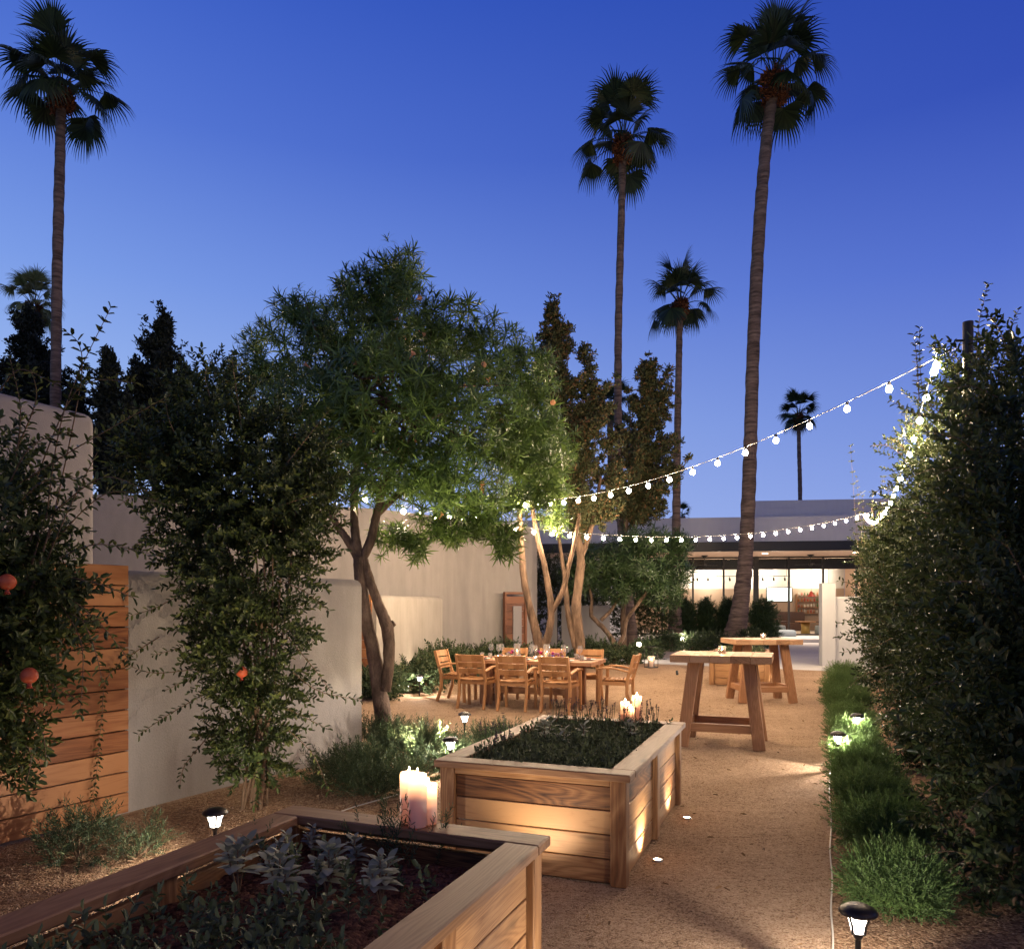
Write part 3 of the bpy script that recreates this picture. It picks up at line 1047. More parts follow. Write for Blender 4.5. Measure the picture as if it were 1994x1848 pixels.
    for x, y, z, lab in ((3.6, 4.2, 2.1, 'dark red pendant lamp hanging at left over the bar'), (4.6, 4.6, 2.3, 'dark red pendant lamp hanging at right over the bar'), (-3.6, 4.4, 2.2, 'dark red pendant lamp hanging at far left in restaurant')):
        pd = empty('pendant_lamp', at(x, y, z), rot, lab, 'pendant lamp', 'pendant lamps in the restaurant')
        mb = MB(); mb.lathe([(.03, .3), (.08, .24), (.22, .02), (.23, 0)], (0, 0, 0), 16); mb.build('lamp_shade', plain('red_shade', (.18, .015, .01), .4), pd)
        mb = MB(); mb.lathe([(.001, .03), (.06, .06), (.06, .12), (.001, .15)], (0, 0, 0), 10); mb.build('light_bulb', M['downlight'], pd)
        mb = MB(); mb.tube([(0, 0, .3), (0, 0, zs - z)], .008, 5); mb.build('cord', M['black'], pd)
    bq = empty('banquette', at(1.6, 7.6, z0), rot, 'long dark brown banquette bench below the television', 'bench')
    mb = MB(); mb.box((0, 0, .22), (5.0, .6, .44), .03); mb.build('seat', M['brown'], bq)
    mb = MB(); mb.box((0, .32, .55), (5.0, .14, 1.1), .03); mb.build('backrest', M['brown'], bq)
    # white screen wall on the right of the door
    c = U(1611, 20.9)
    o = MB(); o.box((0, 0, 1.12), (.36, .3, 2.24), .01)
    tag(o.build('wall_pier', M['pier'], None, c, -R(6)), 'tall white wall pier right of the restaurant walkway', 'wall')
    o = MB(); o.box((1.2, .1, .94), (2.0, .2, 1.88), .01)
    tag(o.build('garden_wall', M['pier'], None, c, -R(6)), 'lower white block wall between the tall pier and the right hedge', 'wall')


# ------------------------------------------------------------------ furniture
def planter(corner, sx, sy, W, L, rot, label, H=.67, mid=1):
    """corner = outer cap corner; sx, sy say on which side of it the planter lies"""
    x_, y_ = axes(rot)
    c = Vector((corner[0], corner[1], 0)) + x_ * (sx * W / 2) + y_ * (sy * L / 2)
    root = empty('raised_planter', c, -R(rot), label, 'planter', 'raised cedar planters on the gravel path')
    cw, ct, ov = .15, .045, .03
    zc = H - ct
    for s in (-1, 1):
        m = MB(); m.box((0, s * (L / 2 - cw / 2), H - ct / 2), (W, cw, ct), .006); m.build('cap_board', M['cap_x'], root)
        m = MB(); m.box((s * (W / 2 - cw / 2), 0, H - ct / 2 - .001), (cw, L - 2 * cw - .005, ct), .006); m.build('cap_board', M['cap_y'], root)
    pw = .095
    px_, py_ = W / 2 - ov - pw / 2, L / 2 - ov - pw / 2
    spots = [(sx_ * px_, sy_ * py_) for sx_ in (-1, 1) for sy_ in (-1, 1)]
    for k in range(mid): spots += [(s * px_, -py_ + 2 * py_ * (k + 1) / (mid + 1)) for s in (-1, 1)]
    for q in spots:
        m = MB(); m.box((q[0], q[1], zc / 2 + .001), (pw, pw, zc), .006); m.build('post', M['cedar_z'], root)
    nb = 4; bh = (zc - .05) / nb
    rail = .028
    for s in (-1, 1):
        m = MB()
        for k in range(nb): m.box((0, s * (py_ - .005), .008 + bh * (k + .5)), (2 * px_ - pw - .004, .04, bh - .006), .004)
        m.build('side_panel', M['cedar_x'], root)
        m = MB(); m.box((0, s * (py_ + .027), zc - .02), (2 * px_ - pw - .004, rail, .035), .003); m.build('rail', M['cedar_x'], root)
        m = MB()
        ys = sorted({round(q[1], 4) for q in spots})
        for a, b in zip(ys[:-1], ys[1:]):
            for k in range(nb): m.box((s * (px_ - .005), (a + b) / 2, .008 + bh * (k + .5)), (.04, b - a - pw - .004, bh - .006), .004)
        m.build('side_panel', M['cedar_y'], root)
    # soil
    m = MB(); nx, ny = 26, 40
    ix, iy = W - 2 * cw + .08, L - 2 * cw + .08
    vs, fs = [], []
    for j in range(ny + 1):
        for i in range(nx + 1):
            vs.append((-ix / 2 + ix * i / nx, -iy / 2 + iy * j / ny, H - .15 + random.uniform(-.014, .014)))
    for j in range(ny):
        for i in range(nx):
            a = j * (nx + 1) + i
            fs.append((a, a + 1, a + nx + 2, a + nx + 1))
    m.add(vs, fs, True); m.build('soil', M['soil'], root)
    return root, c, x_, y_


def bar_table(loc, rot, label):
    root = empty('bar_table', loc, rot, label, 'table', 'tall wooden bar tables')
    W, D, H, t = 1.13, .9, 1.07, .085
    mb = MB(); n = 5
    for k in range(n):
        w = W / n
        mb.box((-W / 2 + w * (k + .5), 0, H - t / 2), (w - .003, D, t), .004)
    mb.build('tabletop', M['bar_y'], root)
    for sx in (-1, 1):
        for sy in (-1, 1):
            l = MB()
            l.beam((sx * .31, sy * .25, H - t + .001), (sx * .43, sy * .36, 0), .135, .09, .006, (0, 1, 0))
            l.build('leg', M['bar_z'], root)
    for sy in (-1, 1):
        s = MB(); s.box((0, sy * .335, .23), (.78, .07, .095), .004); s.build('stretcher', M['bar_x'], root)
    for sx in (-1, 1):
        s = MB(); s.box((sx * .40, 0, .24), (.07, .60, .1), .004); s.build('stretcher', M['bar_x'], root)
    return root


def make_chair(loc, rot, label):
    root = empty('armchair', loc, rot, label, 'chair', 'teak armchairs around the dining table')
    w, d = .54, .5
    # legs (front legs carry the arms, rear legs run up as back posts)
    for s in (-1, 1):
        l = MB(); l.beam((s * (w / 2 - .025), d / 2 - .03, 0), (s * (w / 2 - .025), d / 2 - .05, .635), .042, .05, .006); l.build('leg', M['teak_z'], root)
        l = MB()
        x = s * (w / 2 - .045)
        pts = [(x, -d / 2 - .05, 0), (x, -d / 2 + .03, .25), (x, -d / 2 + .03, .46), (x, -d / 2 - .09, .87)]
        for a, b in zip(pts[:-1], pts[1:]): l.beam(a, b, .038, .05, .004)
        l.build('leg', M['teak_z'], root)
        a = MB()
        ap = [(s * (w / 2 - .02), d / 2 + .02, .635), (s * (w / 2 - .01), d / 2 - .12, .66), (s * (w / 2 - .01), d / 2 - .28, .655), (s * (w / 2 - .035), -d / 2 - .01, .60)]
        for p, q in zip(ap[:-1], ap[1:]): a.beam(p, q, .06, .026, .006, (0, 0, 1))
        a.build('armrest', M['teak_y'], root)
    b = MB()
    for z, h in ((.815, .105), (.705, .085), (.605, .085)):
        y = -d / 2 + .03 - (z - .46) / .41 * .12
        n = 5
        for k in range(n):
            x0, x1 = -.215 + .43 * k / n, -.215 + .43 * (k + 1) / n
            c0, c1 = .02 * ((2 * k / n - 1) ** 2 - 1), .02 * ((2 * (k + 1) / n - 1) ** 2 - 1)
            b.beam((x0 - .002, y + c0, z), (x1 + .002, y + c1, z), h, .02, .002, (0, 1, .29))
    b.build('backrest', M['teak_x'], root)
    s = MB(); ns = 7
    for k in range(ns):
        y = -d / 2 + .05 + (d - .06) * k / (ns - 1)
        n = 6
        for j in range(n):
            x0, x1 = -.235 + .47 * j / n, -.235 + .47 * (j + 1) / n
            zc = lambda x: .455 + .02 * (x / .235) ** 2 - .006 * math.sin(k / (ns - 1) * math.pi)
            s.beam((x0 - .001, y, zc(x0)), (x1 + .001, y, zc(x1)), .056, .018, .002, (0, 1, 0)) if False else s.beam((x0 - .001, y, zc(x0)), (x1 + .001, y, zc(x1)), .018, .058, .002, (0, 1, 0))
    s.build('seat', M['teak_x'], root)
    f = MB()
    for sy in (-1, 1): f.box((0, sy * (d / 2 - .05), .415), (w - .1, .026, .055), .003)
    for sx in (-1, 1): f.box((sx * (w / 2 - .04), 0, .415), (.026, d - .13, .055), .003)
    f.build('seat_frame', M['teak_x'], root)
    return root


def dining():
    rot = 20.5
    x_, y_ = axes(rot)
    L, W, H = 2.25, .98, .75
    c = Vector((1.23, 12.0, 0)) - x_ * (L / 2) + y_ * (W / 2)
    root = empty('dining_table', c, -R(rot), 'long dark wooden dining table laid for dinner with glasses and candles', 'table')
    mb = MB(); n = 6
    for k in range(n): mb.box((0, -W / 2 + W / n * (k + .5), H - .03), (L, W / n - .003, .06), .004)
    mb.build('tabletop', M['dine_x'], root)
    for sx in (-1, 1):
        for sy in (-1, 1):
            l = MB(); l.box((sx * .74, sy * .25, .345), (.2, .1, .688), .005); l.build('leg', M['dine_z'], root)
        s = MB(); s.box((sx * .74, 0, .2), (.1, .4, .1), .004); s.build('stretcher', M['dine_x'], root)
    s = MB(); s.box((0, 0, .22), (1.38, .07, .11), .004); s.build('stretcher', M['dine_x'], root)

    def loc(x, y, z=0.0): return c + x_ * x + y_ * y + Vector((0, 0, z))
    spots = [(-.72, -.66, 0, 'teak armchair with its back to the camera, nearest the left table end'),
             (-.02, -.72, 3, 'teak armchair with its back to the camera, in the middle of the near side'),
             (.70, -.70, -3, 'teak armchair with its back to the camera, nearest the right table end'),
             (-.70, .72, 180, 'teak armchair on the far side of the table behind the left glasses'),
             (.0, .74, 178, 'teak armchair on the far side of the table between the two glass candle cylinders'),
             (.72, .72, 182, 'teak armchair on the far side of the table behind the right glasses'),
             (1.42, -.02, 90, 'teak armchair seen side on at the right head of the table'),
             (-1.36, .0, -90, 'teak armchair at the left head of the table partly hidden')]
    first = None
    for x, y, a, lab in spots:
        if first is None:
            first = make_chair(loc(x, y), -R(rot) + R(a), lab); continue
        o = copy_tree(first)
        o.location = loc(x, y); o.rotation_euler = (0, 0, -R(rot) + R(a)); o['label'] = lab
    # table setting
    zt = H + .001
    wg = MB()
    wg.lathe([(0, 0), (.038, .001), (.036, .004), (.006, .008), (.004, .1), (.012, .112), (.036, .14), (.043, .165), (.04, .2), (.034, .232)], (0, 0, 0), 18)
    wm = wg.mesh('wine_glass', M['glass'])
    gl = [(-.80, .12, 'at the far left table end'), (-.66, .26, 'second from the left table end'), (-.62, .02, 'third from the left table end'), (-.05, .1, 'right of the left candle cylinder'),
          (.06, -.05, 'left of the right candle cylinder'), (.47, .2, 'just right of the right candle cylinder'), (.58, 0.0, 'beside the blue posy'), (.80, .05, 'nearest the right table end')]
    for x, y, w in gl:
        tag(link('wine_glass', wm, None, None, loc(x, y, zt)), 'tall clear stemmed wine glass ' + w, 'wine glass', 'wine glasses on the dining table')
    tm = MB(); tm.lathe([(0, .002), (.03, .002), (.036, .09), (.034, .09), (.028, .008), (0, .008)], (0, 0, 0), 16)
    tmm = tm.mesh('tumbler', M['glass'])
    for x, y, w in ((-.92, .0, 'at the far left end'), (-.72, -.12, 'before the left wine glasses'), (-.48, .1, 'left of the small candle'), (.28, .02, 'right of the right candle cylinder'), (.7, .2, 'at the right end, far side'), (.88, -.14, 'at the right end, near side'), (-.18, -.2, 'before the middle chair')):
        tag(link('tumbler', tmm, None, None, loc(x, y, zt)), 'short clear water tumbler on dining table ' + w, 'tumbler', 'tumblers on the dining table')
    for x, y, w in ((-.3, .05, 'left'), (.28, -.02, 'right')):
        e = empty('candle_cylinder', loc(x + (.0 if w == 'left' else -.03), y, zt), 0, 'tall glass cylinder with lit white candle on the dining table, %s of two' % w, 'candle holder', 'glass candle cylinders on the dining table')
        m = MB(); m.lathe([(0, .002), (.055, .002), (.055, .25), (.052, .25), (.052, .006), (0, .006)], (0, 0, 0), 20); m.build('glass_cylinder', M['glass'], e)
        candle_parts(e, .038, .12, 2.6)
    for x, y, w in ((-.55, -.18, 'by the left glasses'), (.12, -.22, 'before the middle, left of a pair'), (.22, -.2, 'before the middle, right of a pair')):
        votive(loc(x, y, zt), 'small lit tealight in clear glass on dining table ' + w, .026, .06, 1.0)
    pl = MB(); pl.lathe([(0, .004), (.07, .004), (.11, .016), (.11, .02), (.07, .009), (0, .009)], (0, 0, 0), 24)
    plm = pl.mesh('plate', M['ceramic'])
    for x, y, w in ((-.75, -.33, 'before the left near chair'), (-.02, -.34, 'before the middle near chair'), (.7, -.33, 'before the right near chair'), (-.72, .35, 'before the left far chair'), (.02, .35, 'before the middle far chair'), (.72, .35, 'before the right far chair'), (.95, 0.05, 'at the right head')):
        tag(link('plate', plm, None, None, loc(x, y, zt)), 'pale round dinner plate on dining table ' + w, 'plate', 'plates on the dining table')
        nk = MB(); nk.box((0, 0, .006), (.07, .2, .012), .004)
        tag(nk.build('napkin', M['napkin'], None, loc(x, y, zt + .021), -R(rot) + .2), 'folded dark napkin on the plate ' + w, 'napkin', 'napkins on the plates')
    rr = random.Random(2)
    for x, y, lab in ((-.42, .2, 'posy of pink and dark blooms left of left candle cylinder'), (.1, .2, 'loose red and pink posy between the candle cylinders'), (.46, -.1, 'posy of blue and purple blooms right of right candle cylinder')):
        e = empty('flower_posy', loc(x, y, zt), 0, lab, 'flowers', 'posies on the dining table')
        m = MB(); m.lathe([(0, 0), (.04, 0), (.045, .04), (.035, .05), (0, .05)], (0, 0, 0), 14); m.build('bowl', M['ceramic'], e)
        m = MB()
        for k in range(12):
            p = (rr.uniform(-.08, .08), rr.uniform(-.06, .06), rr.uniform(.06, .13)); r_ = rr.uniform(.018, .032)
            m.lathe([(0.002, -r_), (r_ * .8, -r_ * .5), (r_, 0), (r_ * .8, r_ * .6), (0.002, r_ * .8)], p, 8)
        m.build('bloom', M['posy'], e)
    return root


# ------------------------------------------------------------------ candles and lamps
def candle_parts(e, r, h, energy, light_drop=.022):
    m = MB()
    m.lathe([(.001, 0), (r * .97, 0), (r, .004), (r, h - .003), (r * .97, h), (r * .9, h - .001)], (0, 0, 0), 28); m.lathe([(.001, h - .105), (r * .985, h - .105)], (0, 0, 0), 28)
    m.build('wax_body', M['wax'], e)
    f = MB(); f.lathe([(.0008, h - .018), (.006, h - .008), (.0065, h), (.004, h + .012), (.0008, h + .026)], (0, 0, 0), 8); f.build('flame', M['flame'], e)
    lamp('candle_light', 'POINT', (0, 0, h - light_drop), energy * .055, (1, .70, .46), .008, parent=e)


def votive(loc, label, r=.04, h=.075, energy=1.2):
    e = empty('votive', loc, 0, label, 'candle', 'small votive candles')
    m = MB(); m.lathe([(0, .003), (r * .9, .003), (r, h), (r * .94, h), (r * .82, .012), (0, .012)], (0, 0, 0), 16); m.build('glass_cup', M['glass'], e)
    m = MB(); m.lathe([(0, .012), (r * .75, .012), (r * .75, h * .45), (0, h * .45)], (0, 0, 0), 14); m.build('wax_body', M['wax'], e)
    f = MB(); f.lathe([(.001, h * .45), (.009, h * .6), (.009, h * .75), (.001, h * 1.05)], (0, 0, 0), 8); f.build('flame', M['flame'], e)
    lamp('candle_light', 'POINT', (0, 0, h * 1.2), energy, (1, .6, .3), .01, parent=e)
    return e


def pillar(loc, r, h, energy, label, group):
    e = empty('pillar_candle', loc, 0, label, 'candle', group)
    candle_parts(e, r, h, energy)
    return e


def make_path_light(loc, label):
    e = empty('path_light', loc, 0, label, 'garden light', 'small lantern path lights on stakes')
    m = MB(); m.tube([(0, 0, 0), (0, 0, .27)], .012, 10); m.lathe([(.012, .24), (.024, .262), (.03, .27), (0, .272)], (0, 0, 0), 12); m.build('stake', M['black'], e)
    m = MB(); m.lathe([(.026, .272), (.030, .29), (.034, .31), (.042, .335), (.047, .352)], (0, 0, 0), 20); m.build('lens', M['frost'], e)
    lamp('path_lamp', 'POINT', (0, 0, .325), 110, (1, .88, .76), .006, parent=e)
    for k in range(4):
        a = k * math.pi / 2 + .5
        r = MB(); r.tube([(.032 * math.cos(a), .032 * math.sin(a), .27), (.037 * math.cos(a), .037 * math.sin(a), .308), (.054 * math.cos(a), .054 * math.sin(a), .352)], .006, 6); r.build('rib', M['black'], e)
    m = MB(); m.lathe([(.003, .353), (.062, .353), (.075, .35), (.078, .358), (.068, .372), (.045, .385), (.02, .39), (.003, .391)], (0, 0, 0), 24); m.build('cap', M['bronze'], e)
    return e


def build_lights():
    spots = [((-1.85, 4.8), 'black lantern path light standing beside the nearest planter at left'),
             ((-.56, 9.1), 'black lantern path light in low shrubs before the dining table'),
             ((-.59, 7.38), 'black lantern path light between shrubs and second planter'),
             ((-1.68, 14.0), 'small distant path light before round bush at low wall'),
             ((4.02, 8.97), 'path light rising from the low green hedge, far one of a pair'),
             ((3.26, 7.7), 'path light at the left edge of the low green hedge, near one of a pair'),
             ((1.46, 3.25), 'large looking bronze capped path light in the right foreground')]
    first = None
    for (x, y), lab in spots:
        if first is None:
            first = make_path_light((x, y, 0), lab); continue
        o = copy_tree(first); o.location = (x, y, 0); o['label'] = lab
    # soft downward light of each lantern
    for (x, y), lab in spots:
        pass
    # in-ground well lights
    wl = MB(); wl.lathe([(.024, 0), (.036, 0), (.036, .010), (.024, .012)], (0, 0, 0), 20)
    ringm = wl.mesh('ring', M['steel'])
    ln = MB(); ln.lathe([(.001, .008), (.023, .008)], (0, 0, 0), 20)
    lensm = ln.mesh('lens', M['well'])
    x2, y2 = axes(21); x1, y1 = axes(22)
    ws = [(P(1337, 1593), -x2 * .3, 'round in-ground light beside second planter, farther of two', 40),
          (P(1280, 1675), -x2 * .3, 'round in-ground light beside second planter, nearer of two', 40),
          (Vector((.06, 4.33, 0)), y2 * .3, 'assumed in-ground light before the front of second planter', 40),  # assumed from the lit front panel, hidden by the near planter
          (Vector((-.0, 2.30, 0)), -x1 * .3, 'assumed in-ground light beside the nearest planter', 40),  # assumed from the lit planter side, below the view
          (Vector((.27, 2.98, 0)), -x1 * .3, 'assumed in-ground light near corner of nearest planter', 10),  # also assumed, out of view
          (P(1455, 1343), y2 * .3, 'in-ground light before front of farthest planter', 40),
          (P(1512, 1337), -x2 * .3, 'in-ground light at right of farthest planter', 30),
          (P(1521, 1331), -x2 * .3, 'in-ground light at right rear of farthest planter', 30)]
    for p, dv, lab, en in ws:
        e = empty('well_light', p, 0, lab, 'ground light', 'in-ground lights around the planters')
        link('ring', ringm, None, e); link('lens', lensm, None, e)
        lamp('well_lamp', 'SPOT', (0, 0, .03), en, (1, .86, .66), .02, Vector((dv.x, dv.y, .50)), 100, 1, e)
    # stake spots in the far bed
    for p, h, lab, en in ((P(1244, 1287), .44, 'short black bollard light before palm trunk and bushes', 30), (U(1329, 28), .36, 'bright stake light at foot of the pale palm trunk', 70)):
        e = empty('bollard_light', p, 0, lab, 'garden light')
        m = MB(); m.tube([(0, 0, 0), (0, 0, h)], .02, 8); m.build('stake', M['black'], e)
        m = MB(); m.lathe([(.001, h), (.05, h), (.06, h + .05), (.05, h + .1), (.001, h + .11)], (0, 0, 0), 14); m.build('lens', M['lens'], e)
        lamp('bollard_lamp', 'POINT', (0, -.14, h + .16), en, (1, .84, .66), .05, parent=e)
    # assumed unseen uplights low in the planting, plus added fills for pomegranate and fence
    added_ups = [(Vector((-.75, 8.2, .05)), Q(905, 800, 8.5), 3000, 46, 'assumed small black uplight low in the shrubs lighting the oleander crown', (1, .84, .52)),  # assumed from the lit crown; the fixture itself is unseen
           (Vector((-1.0, 7.9, .05)), Q(640, 760, 9.1), 330, 90, 'assumed small black uplight at the trunk lighting the oleander from below', (1, .84, .6)),  # second assumed oleander lamp, fixture unseen
           (Vector((-1.95, 15.4, .05)), Q(870, 1080, 18.5), 60, 95, 'assumed small black uplight at the low wall lighting the tall house wall', (1, .80, .56)),  # assumed source for the light on the tall wall
           (Vector((1.1, 16.4, .05)), Q(1150, 830, 17.8), 420, 55, 'assumed small black uplight at the rough barked trees behind table', (1, .80, .58)),  # assumed lamp for the lit trees, no fixture seen
           (Vector((3.9, 18.2, .05)), Q(1262, 860, 24.2), 480, 50, 'assumed small black uplight under the right juniper', (1, .80, .58)),  # likewise assumed, for the lit juniper foliage
           (Vector((-1.3, 4.6, .05)), Q(430, 900, 6.4), 150, 80, 'unseen uplight added in gravel to brighten the climbing pomegranate', (1, .80, .58)),  # added fill lamp, out of view behind the near planter
           (Vector((-1.95, 3.9, .05)), Q(100, 1000, 5.0), 30, 100, 'unseen uplight added in gravel to brighten the wooden fence', (1, .78, .54)),  # added fill lamp for fence and left shrub, hidden by the planter
           (Vector((7.2, 28.6, .05)), Q(1440, 1000, 30), 160, 50, 'assumed small black uplight at the foot of the leaning palm', (1, .76, .5)),  # assumed lamp added at this palm, not seen
           (Vector((5.8, 14.5, .05)), Q(1690, 1000, 13.2), 60, 70, 'assumed small black uplight behind the far end of right hedge', (1, .82, .58))]  # assumed source for the pale lit shoots
    for p, t, en, cone, lab, colr in added_ups:
        e = empty('added_spotlight', (p.x, p.y, 0), 0, lab, 'garden light', 'assumed and added uplights in the planting')
        d = (t - p).normalized()
        m = MB(); m.tube([(0, 0, 0), (0, 0, .05)], .008, 6); m.tube([Vector((0, 0, .05)) - d * .05, Vector((0, 0, .05)) + d * .05], .03, 10); m.build('housing', M['black'], e)
        lamp('added_spot_lamp', 'SPOT', Vector((0, 0, .05)) + d * .07, en, colr, .03, t - Vector((p.x, p.y, 0)), cone, 1, e)
    # candles
    A = [(797, 1599, .042, .223, 'tall white pillar candle at back left of trio on the nearest planter', 7), (813, 1608, .041, .232, 'tallest front pillar candle of the trio on nearest planter', 8), (834, 1602, .04, .178, 'shortest pillar candle of trio on the nearest planter', 5)]
    for u, v, r, h, lab, en in A: pillar(P(u, v, .671), r, h, en, lab, 'pillar candles on the planter rims')
    B = [(1217.5, 1401, .041, .155, 'middle height pillar candle at left on rim of second planter', 5), (1240, 1401, .042, .205, 'tallest pillar candle at right on rim of second planter', 5), (1229, 1404, .026, .115, 'short thin candle between two pillars on second planter', 3)]
    for u, v, r, h, lab, en in B: pillar(P(u, v, .671), r, h, en, lab, 'pillar candles on the planter rims')
    votive(P(1406, 1273, 1.071), 'votive in clear glass on the near bar table', .045, .09, 2.0)
    votive(P(1486, 1244.5, 1.071), 'votive in clear glass on the far bar table', .045, .09, 2.0)
    votive(P(1437, 1266, .671), 'votive glowing on the rim of farthest planter, left of two', .04, .08, 2.0)
    votive(P(1463, 1264.5, .671), 'votive glowing on the rim of farthest planter, right of two', .04, .08, 2.0)
    # lantern on the ground
    e = empty('candle_lantern', P(1268, 1300), .3, 'black wire frame lantern holding candle on the gravel beyond the dining table', 'lantern')
    m = MB()
    for sx in (-.13, .13):
        for sy in (-.13, .13): m.tube([(sx, sy, 0), (sx, sy, .55)], .008, 6)
    for z in (.02, .55):
        for a, b in (((-.13, -.13), (.13, -.13)), ((.13, -.13), (.13, .13)), ((.13, .13), (-.13, .13)), ((-.13, .13), (-.13, -.13))): m.tube([(*a, z), (*b, z)], .008, 6)
    m.box((0, 0, .012), (.27, .27, .02), .003)
    m.build('frame', M['black'], e)
    m = MB(); m.lathe([(.09, .025), (.09, .3)], (0, 0, 0), 18); m.build('glass_cylinder', M['glass'], e)
    c = MB(); c.lathe([(0, .025), (.055, .025), (.055, .2), (0, .2)], (0, 0, 0), 16); c.build('wax_body', M['wax'], e)
    f = MB(); f.lathe([(.001, .2), (.01, .215), (.01, .23), (.001, .26)], (0, 0, 0), 8); f.build('flame', M['flame'], e)
    lamp('candle_light', 'POINT', (0, 0, .29), 5, (1, .6, .32), .02, parent=e)


BULB = None


def string_light(a, b, sag, n, label, spacing_end=0, bulbs=None):
    global BULB
    a, b = Vector(a), Vector(b)
    root = empty('string_lights', a, 0, label, 'string lights', 'strings of round white bulbs over the courtyard')

    def pt(t):
        p = a.lerp(b, t); p.z -= sag * 4 * t * (1 - t); return p - a
    mb = MB(); mb.tube([pt(k / 40) for k in range(41)], .0045, 5); mb.build('cable', M['white_cable'], root)
    if BULB is None:
        s = MB(); s.lathe([(.001, -.11), (.018, -.104), (.030, -.088), (.0325, -.075), (.027, -.056), (.014, -.04)], (0, 0, 0), 8)
        BULB = s.mesh('bulb', M['bulb'])
        s = MB(); s.lathe([(.016, -.042), (.017, -.01), (.008, 0), (.001, 0)], (0, 0, 0), 8)
        BULB = (BULB, s.mesh('socket', M['black']))
    for k in range(n):
        t = (k + .5) / n
        o = link('bulb', BULB[0], None, root, pt(t))
        link('socket', BULB[1], None, o)
    return root


def build_strings():
    post = U(1885, 7.0)
    near = Vector((post.x - .05, post.y, 4.02))
    far = Vector((9.37, 20.0, 4.08))
    tree = Q(1012, 975, 15.3)
    e = empty('light_post', post, 0, 'dark post in the right hedge holding the string lights', 'post')
    m = MB(); m.tube([(0, 0, 0), (0, 0, 4.22)], .045, 12); m.build('pole', M['bronze'], e)
    m = MB(); m.tube([(0, 0, 4.05), (-.12, 0, 4.05)], .012, 6); m.build('hook', M['black'], e)
    e = empty('light_post', far, 0, 'far dark post behind hedge end holding the string lights', 'post')
    e.location.z = 0
    m = MB(); m.tube([(0, 0, 0), (0, 0, 4.2)], .045, 12); m.build('pole', M['bronze'], e)
    string_light(near, tree, .38, 18, 'string of bulbs sloping from the right hedge post down to rough barked tree')
    string_light(Q(985, 1022, 14.8), far, .42, 26, 'nearly level string of bulbs crossing in front of restaurant')
    string_light(far + Vector((-.22, 0, 0)), near + Vector((-.22, 0, -.04)), .72, 24, 'sagging string of bulbs along the right hedge between its posts')
    string_light(Q(1010, 978, 15.2), Q(690, 955, 9.4), .25, 12, 'short string of bulbs running into the oleander crown')


